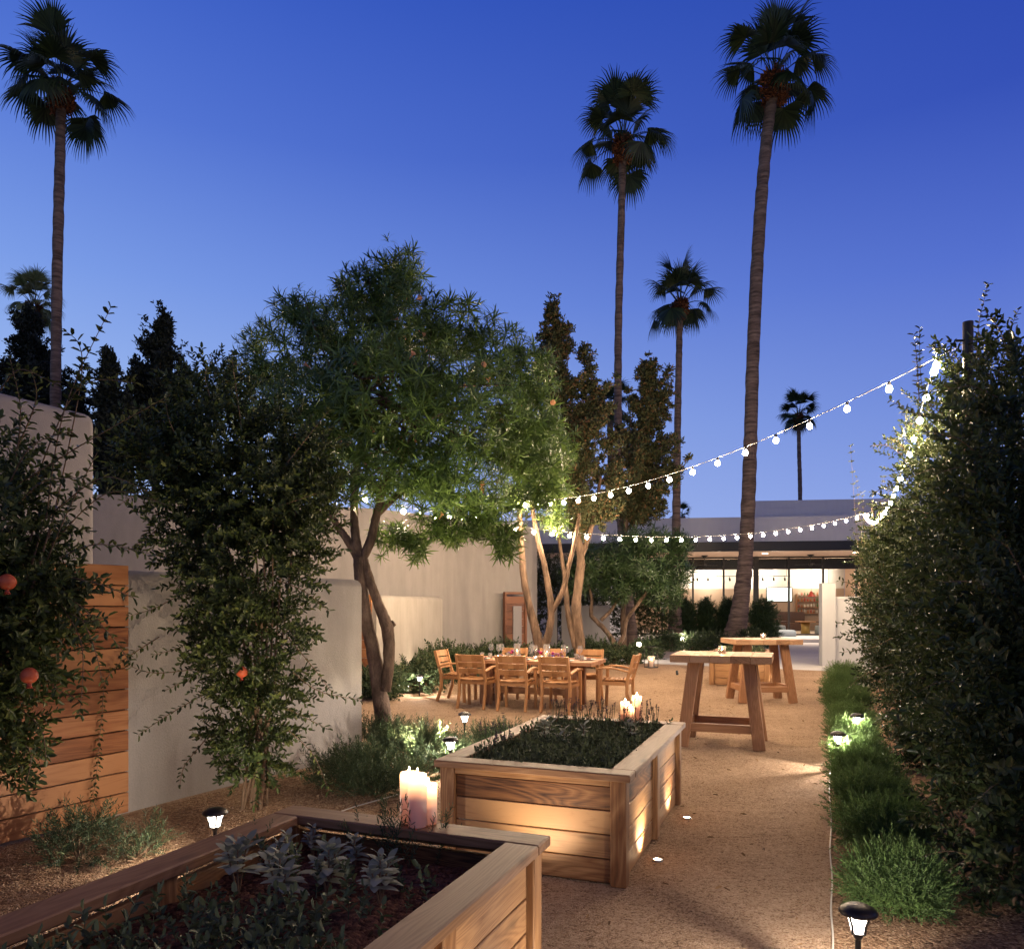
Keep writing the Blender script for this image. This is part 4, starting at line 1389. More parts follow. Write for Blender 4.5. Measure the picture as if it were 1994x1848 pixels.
# ------------------------------------------------------------------ plants
def palm(trunk, rpx, d, crown_r, label, cat='palm tree', lit=False, nf=25, seed=1, lean=None):
    """trunk: pixel poly-line from ground to crown"""
    rs = random.Random(seed)
    ctrl = px(trunk, d, rpx)
    base = ctrl[0][0].copy()
    root = empty('palm_tree', (base.x, base.y, 0), 0, label, cat, 'tall fan palms behind the courtyard')
    org = Vector((base.x, base.y, 0))
    pts, rad = smooth_path([(p - org, r) for p, r in ctrl], 14)
    # extend to ground
    if pts[0].z > 0:
        pts = [Vector((pts[0].x, pts[0].y, 0))] + pts; rad = [rad[0] * 1.1] + rad
    rad = [r * (1 + .05 * math.sin(i * 2.1) + rs.uniform(-.03, .03)) for i, r in enumerate(rad)]
    mb = MB(); mb.tube(pts, rad, 14, .03); mb.build('trunk', M['bark_palm'], root)
    top = pts[-1]
    tr = rad[-1]
    # boots
    nb = 90
    pos = []; dr = []
    for k in range(nb):
        a = rs.uniform(0, 6.28); z = rs.uniform(-.28, .16) * crown_r
        rr = tr * (1.0 + .9 * (1 - abs(z / crown_r - .0) * 2.5))
        pos.append((top.x + rr * math.cos(a), top.y + rr * math.sin(a), top.z + z))
        dr.append((math.cos(a), math.sin(a), rs.uniform(-.2, 1.4)))
    sc = np.full(nb, crown_r * .55)
    link('leaf_base', scatter_mesh('leaf_base', TPL['clump'], pos, dr, sc, M['boots']), None, root)
    # fronds
    t = T(); st = MB()
    for k in range(nf):
        f = k / (nf - 1)
        az = k * 2.39996 + rs.uniform(-.25, .25)
        el0 = R(84 - 88 * f + rs.uniform(-9, 9))
        bend = R(3 + 17 * f ** 1.6 + rs.uniform(-2, 3))
        h = np.array([math.cos(az), math.sin(az), 0.])
        side = np.array([-math.sin(az), math.cos(az), 0.])
        plen = crown_r * rs.uniform(.34, .74)
        p = np.array([top.x, top.y, top.z + crown_r * (.18 - .2 * f)]) + h * tr * .6
        pp = [Vector(p)]
        e = el0 + R(10)
        for s in range(4):
            p = p + (h * math.cos(e) + np.array([0, 0, math.sin(e)])) * plen / 4
            e -= bend
            pp.append(Vector(p))
        st.tube(pp, [.028, .022, .018, .015, .012], 5)
        ax = h * math.cos(e) + np.array([0, 0, math.sin(e)])
        nrm = np.cross(side, ax); nrm = nrm if np.dot(nrm, h) * math.sin(-e) + nrm[2] * math.cos(e) > 0 else -nrm
        nl = 30
        fl = crown_r * rs.uniform(.52, .64)
        for j in range(nl):
            ph = R((-98 + 196 * j / (nl - 1)) * (.62 + .38 * min(1, f * 2.5)))
            ld = ax * math.cos(ph) + side * math.sin(ph) - nrm * .34 * abs(math.sin(ph))
            ld /= np.linalg.norm(ld)
            L_ = fl * (.62 + .38 * math.cos(ph * .6)) * rs.uniform(.88, 1.06)
            q = [p]; d_ = ld.copy()
            drop = .02 + .16 * f + .10 * rs.random()
            for s in range(4):
                q.append(q[-1] + d_ * L_ / 4)
                if s >= 1: d_ = d_ + np.array([0, 0, -1]) * (drop * (1 + 1.6 * s)); d_ /= np.linalg.norm(d_)
            ls = np.cross(ld, nrm); ls /= (np.linalg.norm(ls) + 1e-9)
            w = fl * .074
            t.strip(q, [w * .55, w, w * .8, w * .4, w * .06], ls)
    v, qd = t.arr()
    link('fronds', mesh_np('fronds', v, qd, M['palm_lit' if lit else 'palm']), None, root)
    st.build('leaf_stalks', M['palm_lit' if lit else 'palm'], root)
    return root


def shrub(name, key, mat, blobs, n, label, cat, group=None, shell=.35, up=.6, smin=.75, smax=1.25, stems=None, gap=0.0, stem_mat='twig'):
    c = blobs[0][0]
    root = empty(name, (c[0], c[1], 0), 0, label, cat, group)
    org = Vector((c[0], c[1], 0))
    p, d = blob_points(blobs, n, shell, up, gap)
    keep = p[:, 2] > .02
    scatter('foliage', key, p[keep], d[keep], mat, root, smin, smax, org)
    if stems:
        mb = MB()
        for ctrl in stems:
            pts, rad = smooth_path([(Vector(a) - org, r) for a, r in ctrl], 5)
            mb.tube(pts, rad, 7, .08)
        mb.build('stem', M[stem_mat], root)
    return root, org


def mound(name, key, mat, u_or_p, r, h, n, label, cat='shrub', group=None, ry=None, smin=.75, smax=1.25, up=.8, stems=True):
    p = u_or_p
    ry = ry or r
    bl = [((p[0], p[1], h * .40), (r, ry, h * .58))]
    rr = random.Random(int(abs(p[0] * 1000 + p[1] * 77)))
    for k in range(5):
        a = rr.uniform(0, 6.28)
        bl.append(((p[0] + .5 * r * math.cos(a), p[1] + .5 * ry * math.sin(a), h * rr.uniform(.3, .6)), (r * .55, ry * .55, h * .42)))
    st = [[((p[0], p[1], 0), .01), ((p[0] + rr.uniform(-.5, .5) * r, p[1] + rr.uniform(-.5, .5) * ry, h * .7), .004)] for _ in range(6)] if stems else None
    return shrub(name, key, mat, bl, n, label, cat, group, .25, up, smin, smax, st)


def build_palms():
    palm([(107, 900), (108, 780), (112, 500), (117, 300), (119, 185)], [10, 9.5, 9.5, 9, 8.5], 28, 2.2, 'tall dark fan palm at the far left against the sky', seed=2)
    palm([(66, 900), (66, 720), (66, 600)], [7, 7, 7], 44, 1.75, 'short pale green lit fan palm half hidden by left palm trunk', lit=True, seed=3, nf=26)
    palm([(1234, 1285), (1226, 1190), (1210, 1020), (1204, 860), (1204, 650), (1210, 420), (1213, 285)], [16, 9.5, 8.4, 7.8, 7.3, 7, 6.6], 28, 2.0, 'tall fan palm with straight slim trunk behind juniper trees', seed=4)
    palm([(1314, 1240), (1315, 1150), (1317, 1000), (1319, 850), (1322, 700), (1324, 600)], [15, 10.5, 8, 7, 6.3, 6], 31, 1.72, 'medium height fan palm with pale lit base', seed=5, nf=23)
    palm([(1427, 1248), (1440, 1190), (1452, 1080), (1460, 900), (1466, 700), (1478, 450), (1494, 260), (1508, 165)], [24, 17, 14, 13, 12.5, 12, 11, 10], 30, 2.45, 'tallest fan palm with leaning thick trunk beside bar tables', seed=6, nf=27)
    palm([(1558, 1100), (1558, 960), (1556, 880), (1555, 815)], [4.2, 4, 3.8, 3.6], 80, 2.4, 'distant fan palm standing behind restaurant roof', seed=7, nf=26)
    palm([(1189, 1100), (1189, 960), (1188, 800)], [6, 6, 6], 46, 1.55, 'short fan palm half hidden behind the slim palm trunk', seed=8, nf=24)
    palm([(1326, 1150), (1326, 1010)], [4, 4], 75, 1.3, 'tiny distant palm top just above restaurant parapet', seed=9, nf=18)
    palm([(1476, 1150), (1476, 1005)], [3, 3], 90, 1.0, 'tiniest distant palm top beside tall palm trunk above roof', seed=10, nf=14)


def plumes(top, bottom, half, n, seed, length=95, w=13):
    """(u, v, ru, rv, depth offset in px) blobs: feathery upright sprays off a leaning axis"""
    rs = random.Random(seed)
    out = []
    tu, tv = top; bu, bv = bottom
    for k in range(n):
        f = (k + rs.random() * .6) / n
        cu, cv = tu + (bu - tu) * f, tv + (bv - tv) * f
        reach = half * (f ** .75) * rs.uniform(.35, 1.1)
        a = rs.uniform(0, 6.28)
        eu, ed = cu + math.cos(a) * reach, math.sin(a) * reach * .8
        rise = length * rs.uniform(.35, .9) * (.5 + .5 * f)
        for q in range(6):
            g = q / 5
            r_ = w * (1.15 - .7 * g) * rs.uniform(.8, 1.2) * (.6 + .6 * f)
            out.append((cu + (eu - cu) * g ** .7 + rs.uniform(-4, 4), cv + 18 - rise * g ** 1.5 + rs.uniform(-5, 5), r_, r_ * 1.25, ed * g ** .7))
    return out


def plume_blobs(lst, d):
    k = d / F
    return [(Q(u, v, d + dd * k), (ru * k, ru * k, rv * k)) for u, v, ru, rv, dd in lst]


def plume_tree(top, bottom, half, npl, d, n, key, mat, seed, label, trunks, ground, name='juniper_tree', group=None, smin=.7, smax=1.4, extra=(), length=95, w=13):
    c = Q(ground[0], ground[1], d); c.z = 0
    root = empty(name, c, 0, label, 'tree', group)
    pl = plumes(top, bottom, half, npl, seed, length, w) + [(u, v, r, r * 1.2, 0) for u, v, r in extra]
    p, dr = blob_points(plume_blobs(pl, d), n, .1, 1.2)
    scatter('crown', key, p, dr, mat, root, smin, smax, c)
    mb = MB()
    for ctrl, rp in trunks:
        pts, rad = smooth_path(px(ctrl, d, rp), 7)
        mb.tube([q - c for q in pts], rad, 10, .12)
    mb.build('trunk', M['bark_rough'], root)
    tw = MB()
    ax = Vector(Q(*bottom, d)) - c; at_ = Vector(Q(*top, d)) - c
    for k in range(0, len(pl), 6):
        e = plume_blobs([pl[min(k + 4, len(pl) - 1)]], d)[0][0] - c
        f = (k / max(1, len(pl)))
        b = at_.lerp(ax, min(1, f + .08))
        tw.tube([b, b.lerp(e, .5) + Vector((0, 0, -.05)), e], [.03, .018, .007], 5)
    tw.build('limbs', M['bark_rough'], root)
    return root


def build_trees():
    dark = 'dark conifers behind the houses'
    T_ = lambda a, b: [([b, a], [8, 2])]
    plume_tree((56, 600), (60, 880), 215, 42, 30, 2900, 'clump', 'cypress', 1, 'dark conifer behind the left palm trunk', T_((56, 612), (60, 1000)), (60, 1100), 'conifer', dark, extra=[(40, 680, 22), (82, 700, 24), (20, 730, 32), (110, 760, 28), (60, 740, 40)])
    plume_tree((318, 608), (300, 900), 165, 42, 27, 2900, 'clump', 'cypress', 2, 'tallest dark pointed conifer left of the oleander', T_((318, 612), (300, 1000)), (300, 1100), 'conifer', dark, extra=[(300, 680, 20), (332, 690, 16), (280, 740, 28), (330, 745, 22), (270, 790, 34), (320, 800, 30)])
    plume_tree((212, 682), (222, 960), 105, 32, 25, 1900, 'clump', 'cypress', 3, 'slim dark conifer behind corner of tall pale house block', T_((212, 690), (222, 1000)), (222, 1100), 'conifer', dark)
    plume_tree((148, 752), (150, 900), 60, 16, 27, 700, 'clump', 'cypress', 4, 'small dark conifer top just above pale house block', T_((148, 752), (150, 1000)), (150, 1100), 'conifer', dark)
    plume_tree((359, 712), (350, 960), 80, 24, 28, 1200, 'clump', 'cypress', 5, 'short dark conifer next to oleander crown edge', T_((359, 712), (350, 1000)), (350, 1100), 'conifer', dark)
    # junipers behind the table
    plume_tree((1074, 580), (1128, 1020), 170, 60, 17.5, 4400, 'clump_small', 'juniper', 6, 'tall rusty brown lit juniper with rough double trunk behind dining table',
               [([(1130, 1330), (1128, 1250), (1122, 1180), (1131, 1100), (1126, 1050), (1120, 970), (1110, 850), (1090, 720), (1076, 600)], [12, 10.5, 9.5, 8.5, 7.5, 6, 5, 3, 2]),
                ([(1120, 1260), (1107, 1200), (1100, 1130), (1093, 1080), (1085, 1020)], [6, 5.5, 4.5, 3.5, 2.5]),
                ([(1130, 1090), (1146, 1045), (1158, 1000), (1170, 930)], [6, 5, 4, 2.5])], (1130, 1320), extra=[(1140, 690, 16), (1146, 720, 18), (1150, 760, 20), (1095, 640, 12), (1102, 665, 12), (1165, 1000, 30), (1190, 985, 26), (1130, 990, 30), (1062, 650, 13), (1052, 690, 16), (1060, 730, 24), (1118, 770, 24), (1176, 800, 20), (1150, 840, 34), (1192, 860, 22), (1110, 900, 40), (1196, 930, 26), (1085, 830, 34)])
    plume_tree((1270, 700), (1232, 1000), 145, 44, 24, 3300, 'clump_small', 'juniper', 7, 'rusty green lit juniper right of slim palm trunk',
               [([(1216, 1290), (1214, 1150), (1218, 1020), (1236, 930), (1256, 830), (1270, 720)], [6, 6, 5.5, 5, 4, 2])], (1216, 1290), smin=.9, smax=1.8, extra=[(1300, 722, 11), (1294, 745, 14), (1285, 775, 18), (1276, 990, 24), (1228, 800, 15), (1222, 850, 22), (1212, 900, 28), (1300, 870, 18), (1306, 920, 20), (1240, 960, 34), (1196, 950, 22), (1262, 750, 14)])
    # pair of bare stems with thin oleander crown
    c = Q(1052, 1335, 15.5); c.z = 0
    root = empty('oleander_tree', c, 0, 'two stemmed rough barked tree rising right behind dining table', 'tree')
    mb = MB()
    for ctrl, rp in (([(1052, 1338), (1050, 1262), (1040, 1215), (1022, 1140), (1015, 1060), (1011, 980), (1006, 900)], [13, 11, 8, 7, 6, 5, 3.5]),
                     ([(1055, 1270), (1068, 1235), (1073, 1185), (1061, 1105), (1046, 1045), (1034, 960), (1040, 880)], [8, 7.5, 6.5, 5.5, 5, 4, 2.5]),
                     ([(1072, 1195), (1096, 1150), (1108, 1100), (1120, 1050), (1128, 1000)], [5.5, 5, 4.5, 4, 3])):
        pts, rad = smooth_path(px(ctrl, 15.5, rp), 7)
        mb.tube([q - c for q in pts], rad, 10, .1)
    mb.build('trunk', M['bark_rough'], root)
    ob = pblobs([(1040, 900, 15.3, 60, 55), (1075, 960, 15.3, 45, 45), (1010, 960, 15.3, 40, 40), (1085, 1010, 15.3, 34, 34), (1020, 850, 15.3, 60, 50), (1090, 880, 15.3, 40, 60)])
    p, dr = blob_points(ob, 420, .3, .4)
    scatter('crown', 'rosette', p, dr, 'ole', root, .9, 1.4, c)
    # small crooked oleander beyond
    c = Q(1197, 1290, 22); c.z = 0
    root = empty('oleander_tree', c, 0, 'small crooked forked tree with dark crown beyond the dining table', 'tree')
    mb = MB()
    for ctrl, rp in (([(1196, 1292), (1199, 1262), (1183, 1232), (1160, 1208), (1151, 1196), (1152, 1165), (1143, 1130)], [6.5, 6, 4.6, 4.2, 4, 3, 2.4]),
                     ([(1199, 1264), (1214, 1238), (1221, 1205), (1243, 1175), (1258, 1150), (1252, 1118)], [5, 4.4, 4, 3.6, 3, 2]),
                     ([(1170, 1208), (1188, 1190), (1206, 1165)], [4, 3.4, 2.5])):
        pts, rad = smooth_path(px(ctrl, 22, rp), 6)
        mb.tube([q - c for q in pts], rad, 8, .1)
    mb.build('trunk', M['bark_ole'], root)
    ob = pblobs([(1170, 1095, 22, 60, 40), (1240, 1105, 22, 65, 45), (1312, 1110, 22.5, 40, 48), (1205, 1145, 22, 55, 34), (1290, 1150, 22, 46, 38), (1250, 1055, 22.4, 80, 30), (1130, 1120, 22, 40, 40), (1325, 1060, 22.5, 28, 30)])
    p, dr = blob_points(ob, 900, .3, .3)
    scatter('crown', 'rosette_far', p, dr, 'ole_dark', root, .9, 1.4, c)
    # the big oleander
    c = Q(754, 1458, 9.0); c.z = 0
    root = empty('oleander_tree', c, 0, 'large lit oleander tree with leaning double trunk and orange trumpet flowers', 'tree')
    mb = MB()
    D = 9.0
    for ctrl, rp in (([(756, 1462), (748, 1410), (738, 1340), (727, 1270), (711, 1195), (702, 1130), (700, 1085)], [21, 17, 15, 13.5, 12.5, 12, 12]),
                     ([(750, 1345, -.05), (757, 1290, -.06), (755, 1228, -.04), (738, 1180), (720, 1130), (708, 1090)], [11, 11, 12.5, 10, 9, 9]),
                     ([(702, 1095), (684, 1062), (655, 1020), (625, 960), (600, 880)], [9, 8.5, 7, 5.5, 3.5]),
                     ([(701, 1092), (692, 1040), (690, 980), (696, 900), (720, 780)], [9, 8.5, 8, 6, 4]),
                     ([(704, 1090), (722, 1052), (733, 1005), (756, 930), (820, 840), (880, 760)], [9.5, 9, 8.5, 7, 5, 3]),
                     ([(735, 1000), (790, 950), (860, 900), (930, 830)], [7, 6, 5, 3]),
                     ([(752, 1225), (768, 1212)], [8, 6])):
        pts, rad = smooth_path(px(ctrl, D, rp), 7)
        mb.tube([q - c for q in pts], rad, 12, .07)
    mb.build('trunk', M['bark_ole'], root)
    ob = pblobs([(770, 540, 9.1, 62, 60), (700, 570, 9.2, 60, 50), (600, 610, 9.2, 70, 60), (680, 660, 9.0, 110, 90), (800, 620, 8.9, 90, 80), (880, 640, 9.1, 80, 62), (540, 690, 9.3, 80, 70), (960, 690, 9.1, 80, 70), (1030, 740, 9.3, 66, 74),
                 (760, 760, 8.5, 150, 120), (900, 800, 8.3, 130, 110), (1020, 850, 9.0, 84, 100), (620, 800, 8.9, 130, 110), (480, 770, 9.5, 70, 70), (1060, 930, 9.3, 50, 70), (740, 920, 8.7, 140, 70), (890, 930, 8.6, 120, 76), (600, 930, 9.1, 80, 70),
                 (840, 1030, 9.1, 70, 46), (960, 1000, 9.2, 66, 60), (760, 1045, 9.3, 46, 36), (800, 1070, 9.2, 34, 26), (985, 1055, 9.2, 36, 34), (900, 1020, 9.2, 60, 40)])
    p, dr = blob_points(ob, 3900, .45, .5, .25)
    scatter('crown', 'rosette', p, dr, 'ole', root, .55, 1.1, c)
    # a few bare twigs and inner branches
    mb = MB()
    for k in range(60):
        i = RNG.integers(0, len(p)); q = Vector(p[i]) - c
        hub = Vector((Q(740, 850, D) - c)) + Vector((random.uniform(-.5, .5), random.uniform(-.4, .4), random.uniform(-.6, .6)))
        mid = hub.lerp(q, .5) + Vector((random.uniform(-.15, .15), random.uniform(-.15, .15), random.uniform(-.1, .2)))
        pts, rad = smooth_path([(hub, .018), (mid, .011), (q, .004)], 4)
        mb.tube(pts, rad, 5)
    mb.build('twigs', M['bark_ole'], root)
    # trumpet flowers
    fm = MB()
    fm.lathe([(.004, 0), (.007, .03), (.012, .055), (.024, .075), (.032, .080)], (0, 0, 0), 10)
    fme = fm.mesh('flower', M['flower'])
    cand = [i for i in range(len(p)) if p[i][1] < 8.9]
    for i in RNG.choice(cand, 42, replace=False):
        o = link('flower', fme, None, root, Vector(p[i]) - c + Vector((0, -.06, .03)))
        o.rotation_euler = (random.uniform(.4, 2.4), random.uniform(-.6, .6), random.uniform(0, 6.28))


def fruit_mesh():
    m = MB()
    prof = []
    for k in range(11):
        a = math.pi * k / 10
        prof.append((max(.001, .043 * math.sin(a) * (1 + .06 * math.cos(a))), -.042 * math.cos(a)))
    m.lathe(prof, (0, 0, 0), 18)
    m.lathe([(.010, -.038), (.011, -.052), (.018, -.066), (.015, -.060), (.006, -.048)], (0, 0, 0), 8)
    M['fruit'].node_tree.nodes['Principled BSDF'].inputs['Roughness'].default_value = .3
    return m.mesh('fruit', M['fruit'])


def build_pomegranates():
    fm = fruit_mesh()
    # middle one climbing at the wall
    bl = pblobs([(490, 1400, 6.1, 62, 70), (430, 850, 6.35, 100, 75), (345, 930, 6.3, 78, 70), (470, 950, 6.2, 120, 80), (570, 960, 6.4, 80, 70), (420, 1040, 6.15, 110, 60), (540, 1050, 6.25, 85, 60), (460, 1130, 6.05, 88, 66), (540, 1130, 6.15, 60, 56),
                 (462, 1210, 6.05, 84, 62), (530, 1220, 6.1, 52, 50), (468, 1290, 6.05, 76, 60), (520, 1330, 6.1, 44, 50), (495, 1470, 6.15, 48, 56), (505, 1530, 6.2, 30, 36), (410, 760, 6.5, 60, 40), (540, 880, 6.5, 80, 60), (300, 880, 6.5, 60, 50)])
    base = Q(512, 1574, 6.25); base.z = 0
    st = []
    for k in range(9):
        b = base + Vector((random.uniform(-.16, .12), random.uniform(-.1, .1), 0))
        t = Q(400 + 22 * k, 950 + 20 * (k % 3), 6.2)
        mid = Q(480 + 8 * k, 1280, 6.15)
        st.append([(b, .013), (mid, .010), (t, .004)])
    root, org = shrub('pomegranate_shrub', 'pom', 'pom', bl, 2600, 'tall leafy pomegranate shrub trained up before the beige garden wall', 'shrub', None, .3, .2, .75, 1.2, st, .38)
    sh = []

    def S(a, b, c, d0, d1):
        return ([Q(*a, d0) - org, Q(*b, (d0 + d1) / 2) - org, Q(*c, d1) - org], .035)
    for a, b, c in (((560, 1300), (620, 1345), (700, 1362)), ((560, 1240), (610, 1300), (648, 1350)), ((540, 1130), (590, 1150), (640, 1190)), ((400, 1350), (330, 1390), (270, 1430)), ((420, 1280), (370, 1320), (320, 1345)),
                    ((400, 1440), (360, 1490), (350, 1530)), ((560, 1420), (610, 1470), (640, 1540)), ((380, 1140), (310, 1180), (250, 1200)), ((420, 1220), (350, 1260), (300, 1275)), ((400, 1300), (300, 1310), (240, 1290)),
                    ((560, 1380), (600, 1400), (640, 1420)), ((470, 830), (460, 760), (452, 700)), ((360, 880), (330, 820), (322, 770)), ((330, 940), (270, 960), (230, 985)), ((330, 1010), (270, 1060), (240, 1075)), ((560, 900), (600, 850), (640, 800)),
                    ((420, 800), (400, 740), (410, 690)), ((500, 1000), (560, 980), (620, 960))):
        sh.append(S(a, b, c, 6.05, 5.9))
    shoots(sh, (.05, .02), 'pom', 'twig', root)
    link('fruit', fm, None, root, Q(471, 1308, 5.75) - org)
    # vine on the wooden fence
    r2 = empty('climbing_vine', (-3.0, 5.9, 0), 0, 'thin dark vine hanging down on the wooden fence', 'vine')
    o2 = Vector((-3.0, 5.9, 0))
    shoots([([Q(310, 1240, 6.05) - o2, Q(215, 1310, 5.85) - o2, Q(198, 1400, 5.8) - o2, Q(190, 1490, 5.75) - o2, Q(180, 1560, 5.72) - o2], .028)], (.045, .018), 'pom', 'twig', r2)
    # left one in the foreground
    bl = pblobs([(0, 1300, 4.3, 54, 70), (30, 960, 4.6, 44, 40), (10, 1040, 4.4, 66, 60), (30, 1100, 4.4, 70, 56), (30, 1160, 4.35, 90, 56), (90, 1180, 4.45, 50, 40), (20, 1240, 4.3, 80, 50), (-10, 1400, 4.3, 46, 60), (-30, 1480, 4.3, 50, 60), (-60, 1200, 4.3, 90, 250), (-20, 920, 4.6, 50, 50)])
    b0 = Vector((-3.25, 4.2, 0))
    st = [[(b0 + Vector((random.uniform(-.2, .2), random.uniform(-.1, .1), 0)), .014), (Q(-60 + 12 * k, 1300, 4.3), .011), (Q(10 + 16 * k, 1000, 4.45), .004)] for k in range(7)]
    root, org = shrub('pomegranate_shrub', 'pom', 'pom', bl, 1000, 'pomegranate shrub with hanging red fruit at the left edge before wooden fence', 'shrub', None, .3, .1, .75, 1.2, st, .34)
    sh = []
    for a, b, c in (((90, 1010), (125, 800), (215, 600)), ((95, 1050), (160, 720), (122, 640)), ((60, 960), (150, 760), (262, 745)), ((40, 940), (170, 860), (330, 770)), ((90, 1010), (200, 930), (300, 965)), ((100, 1060), (210, 960), (330, 985)), ((110, 1090), (190, 1060), (300, 1080)),
                    ((120, 1120), (200, 1140), (262, 1165)), ((120, 1150), (200, 1220), (255, 1290)), ((120, 1180), (160, 1260), (155, 1400)), ((140, 1170), (180, 1250), (200, 1330)), ((70, 1300), (110, 1340), (150, 1360)), ((40, 1380), (80, 1420), (90, 1480)), ((30, 900), (40, 800), (20, 700)),
                    ((30, 880), (70, 780), (60, 720)), ((10, 960), (60, 870), (140, 840)), ((80, 1120), (130, 1000), (190, 880)), ((20, 1000), (80, 940), (160, 930)), ((130, 1190), (170, 1210), (210, 1200)), ((30, 1430), (60, 1470), (50, 1530)), ((0, 760), (40, 720), (110, 750))):
        sh.append(([Q(*a, 4.4) - org, Q(*b, 4.25) - org, Q(*c, 4.15) - org], .034))
    shoots(sh, (.052, .021), 'pom', 'twig', root)
    for u, v, d in ((14, 1133, 4.0), (57, 1315, 4.0)):
        link('fruit', fm, None, root, Q(u, v, d) - org)


def build_right_hedge():
    specs = [
        ([(1990, 1500, 4.3, 120, 260), (1985, 800, 4.9, 60, 150), (1965, 950, 4.8, 90, 150), (1985, 1150, 4.6, 110, 200), (1960, 1350, 4.5, 110, 160), (2000, 1250, 4.2, 110, 300), (1985, 1700, 4.2, 100, 160), (2060, 1200, 4.6, 120, 420), (1940, 1600, 4.45, 60, 140)], 2200, 'tallest dark shrub at the right edge of the frame', (2010, 1800, 4.2)),
        ([(1860, 1350, 6.5, 70, 110), (1905, 780, 6.7, 50, 80), (1885, 720, 6.8, 30, 40), (1835, 850, 8.9, 44, 90), (1915, 900, 7.2, 76, 130), (1842, 1000, 8.9, 60, 110), (1900, 1100, 6.6, 84, 130), (1850, 1150, 6.8, 74, 110), (1850, 1260, 6.6, 78, 100), (1910, 1300, 6.3, 80, 170), (1930, 1480, 6.2, 70, 130)], 1800, 'dark pomegranate hedge shrub around the light post', (1900, 1560, 6.4)),
        ([(1802, 1380, 8.5, 56, 70), (1802, 1000, 8.6, 60, 80), (1772, 1100, 8.6, 60, 80), (1812, 1150, 8.5, 60, 90), (1762, 1220, 8.5, 64, 90), (1812, 1290, 8.4, 60, 90), (1767, 1320, 8.5, 54, 70), (1782, 900, 8.7, 40, 50)], 1050, 'hedge shrub with bare stems showing, second along the right row', (1802, 1472, 8.5)),
        ([(1735, 1260, 11.2, 40, 60), (1760, 1080, 11.2, 46, 60), (1730, 1150, 11.2, 40, 60), (1770, 1190, 11.2, 46, 70), (1720, 1090, 11.4, 30, 40), (1770, 1320, 11, 44, 60)], 900, 'smaller hedge shrub third along the right row before white wall', (1752, 1400, 11.2)),
        ([(1702, 1180, 14.5, 24, 46), (1710, 1080, 14.5, 26, 50), (1730, 1130, 14.5, 30, 60), (1720, 1240, 14.5, 34, 40)], 420, 'farthest thin hedge shrub of the right row beside white wall', (1718, 1350, 14.5)),
    ]
    for bl, n, lab, b in specs:
        base = U(b[0], b[2])
        B = pblobs(bl)
        st = []
        for k in range(6):
            tb = B[k % len(B)][0]
            st.append([(base + Vector((random.uniform(-.15, .15), random.uniform(-.1, .1), 0)), .016), (base.lerp(Vector(tb), .5) + Vector((random.uniform(-.1, .1), 0, .1)), .012), (tb, .004)])
        root, org = shrub('hedge_shrub', 'hedge', 'hedge', B, n, lab, 'shrub', 'tall shrubs along the right side of the path', .25, .4, .7, 1.3, st, .12)
        if n > 1000:
            sh = []
            for _ in range(22 if n > 2000 else 12):
                c, r = B[random.randrange(len(B))]
                a = random.uniform(0, 6.28)
                dv = Vector((-abs(math.cos(a)) if random.random() < .75 else math.cos(a), -abs(math.sin(a)) * .6, random.uniform(-.1, 1.1))).normalized()
                s0 = Vector(c) + Vector((dv.x * r[0], dv.y * r[1], dv.z * r[2])) * .7
                L_ = random.uniform(.3, .6)
                sh.append(([s0 - org, s0 + dv * L_ * .5 + Vector((0, 0, .03)) - org, s0 + dv * L_ + Vector((0, 0, -.05)) - org], .03))
            if b[0] in (1900,):
                for a, b_, c_ in (((1860, 820), (1800, 770), (1790, 640)), ((1900, 760), (1905, 640), (1925, 550)), ((1850, 900), (1770, 930), (1700, 960)), ((1830, 820), (1770, 800), (1735, 780)), ((1810, 1000), (1750, 990), (1715, 980)), ((1940, 740), (1960, 660), (1985, 600)), ((1790, 780), (1785, 700), (1780, 650))):
                    sh.append(([Q(*a, 6.6) - org, Q(*b_, 6.5) - org, Q(*c_, 6.45) - org], .033))
            if b[0] == 1802:
                for a, b_, c_ in (((1750, 1180), (1690, 1150), (1635, 1130)), ((1740, 1220), (1690, 1200), (1630, 1215)), ((1750, 1290), (1690, 1310), (1650, 1340)), ((1740, 1240), (1700, 1260), (1640, 1270)), ((1750, 1150), (1700, 1110), (1670, 1105))):
                    sh.append(([Q(*a, 8.3) - org, Q(*b_, 8.1) - org, Q(*c_, 8.0) - org], .045))
            shoots(sh, (.05, .02), 'hedge', 'twig', root)
    # pale tall shoots at the end of the hedge
    o2 = U(1690, 13.0); o2.z = 0
    r2 = empty('tall_shoots', o2, 0, 'pale lit upright shoots growing at far end of right hedge', 'shrub')
    sh = []
    for k in range(16):
        u = 1655 + 6.5 * k + random.uniform(-6, 6); top = random.choice((870, 930, 960, 990, 1010, 1030, 950))
        d = 13.0 + random.uniform(-.5, .5)
        sh.append(([Q(1690 + random.uniform(-18, 18), 1180, d) - o2, Q((u + 1690) / 2, 1080, d) - o2, Q(u, top, d) - o2], .05))
    shoots(sh, (.06, .024), 'herb', 'twig', r2)
    # low green hedge: one mound after the other along the path edge
    pos = [(1742, 1765, .22, .24, .29), (1718, 1665, .25, .26, .31), (1702, 1598, .27, .28, .31), (1684, 1545, .24, .30, .30), (1670, 1495, .25, .30, .30), (1660, 1450, .25, .32, .26), (1655, 1415, .26, .36, .26), (1652, 1383, .34, .42, .34), (1650, 1356, .38, .5, .38), (1650, 1334, .42, .5, .42)]
    words = ['nearest mound, behind the large path light', 'second mound from the front', 'third mound from the front', 'fourth mound from the front', 'fifth mound from the front', 'sixth mound, just nearer than the paired path lights', 'seventh mound, beside the pair of path lights', 'eighth mound, just beyond the path lights', 'second mound from the concrete end', 'last mound at the concrete walkway']
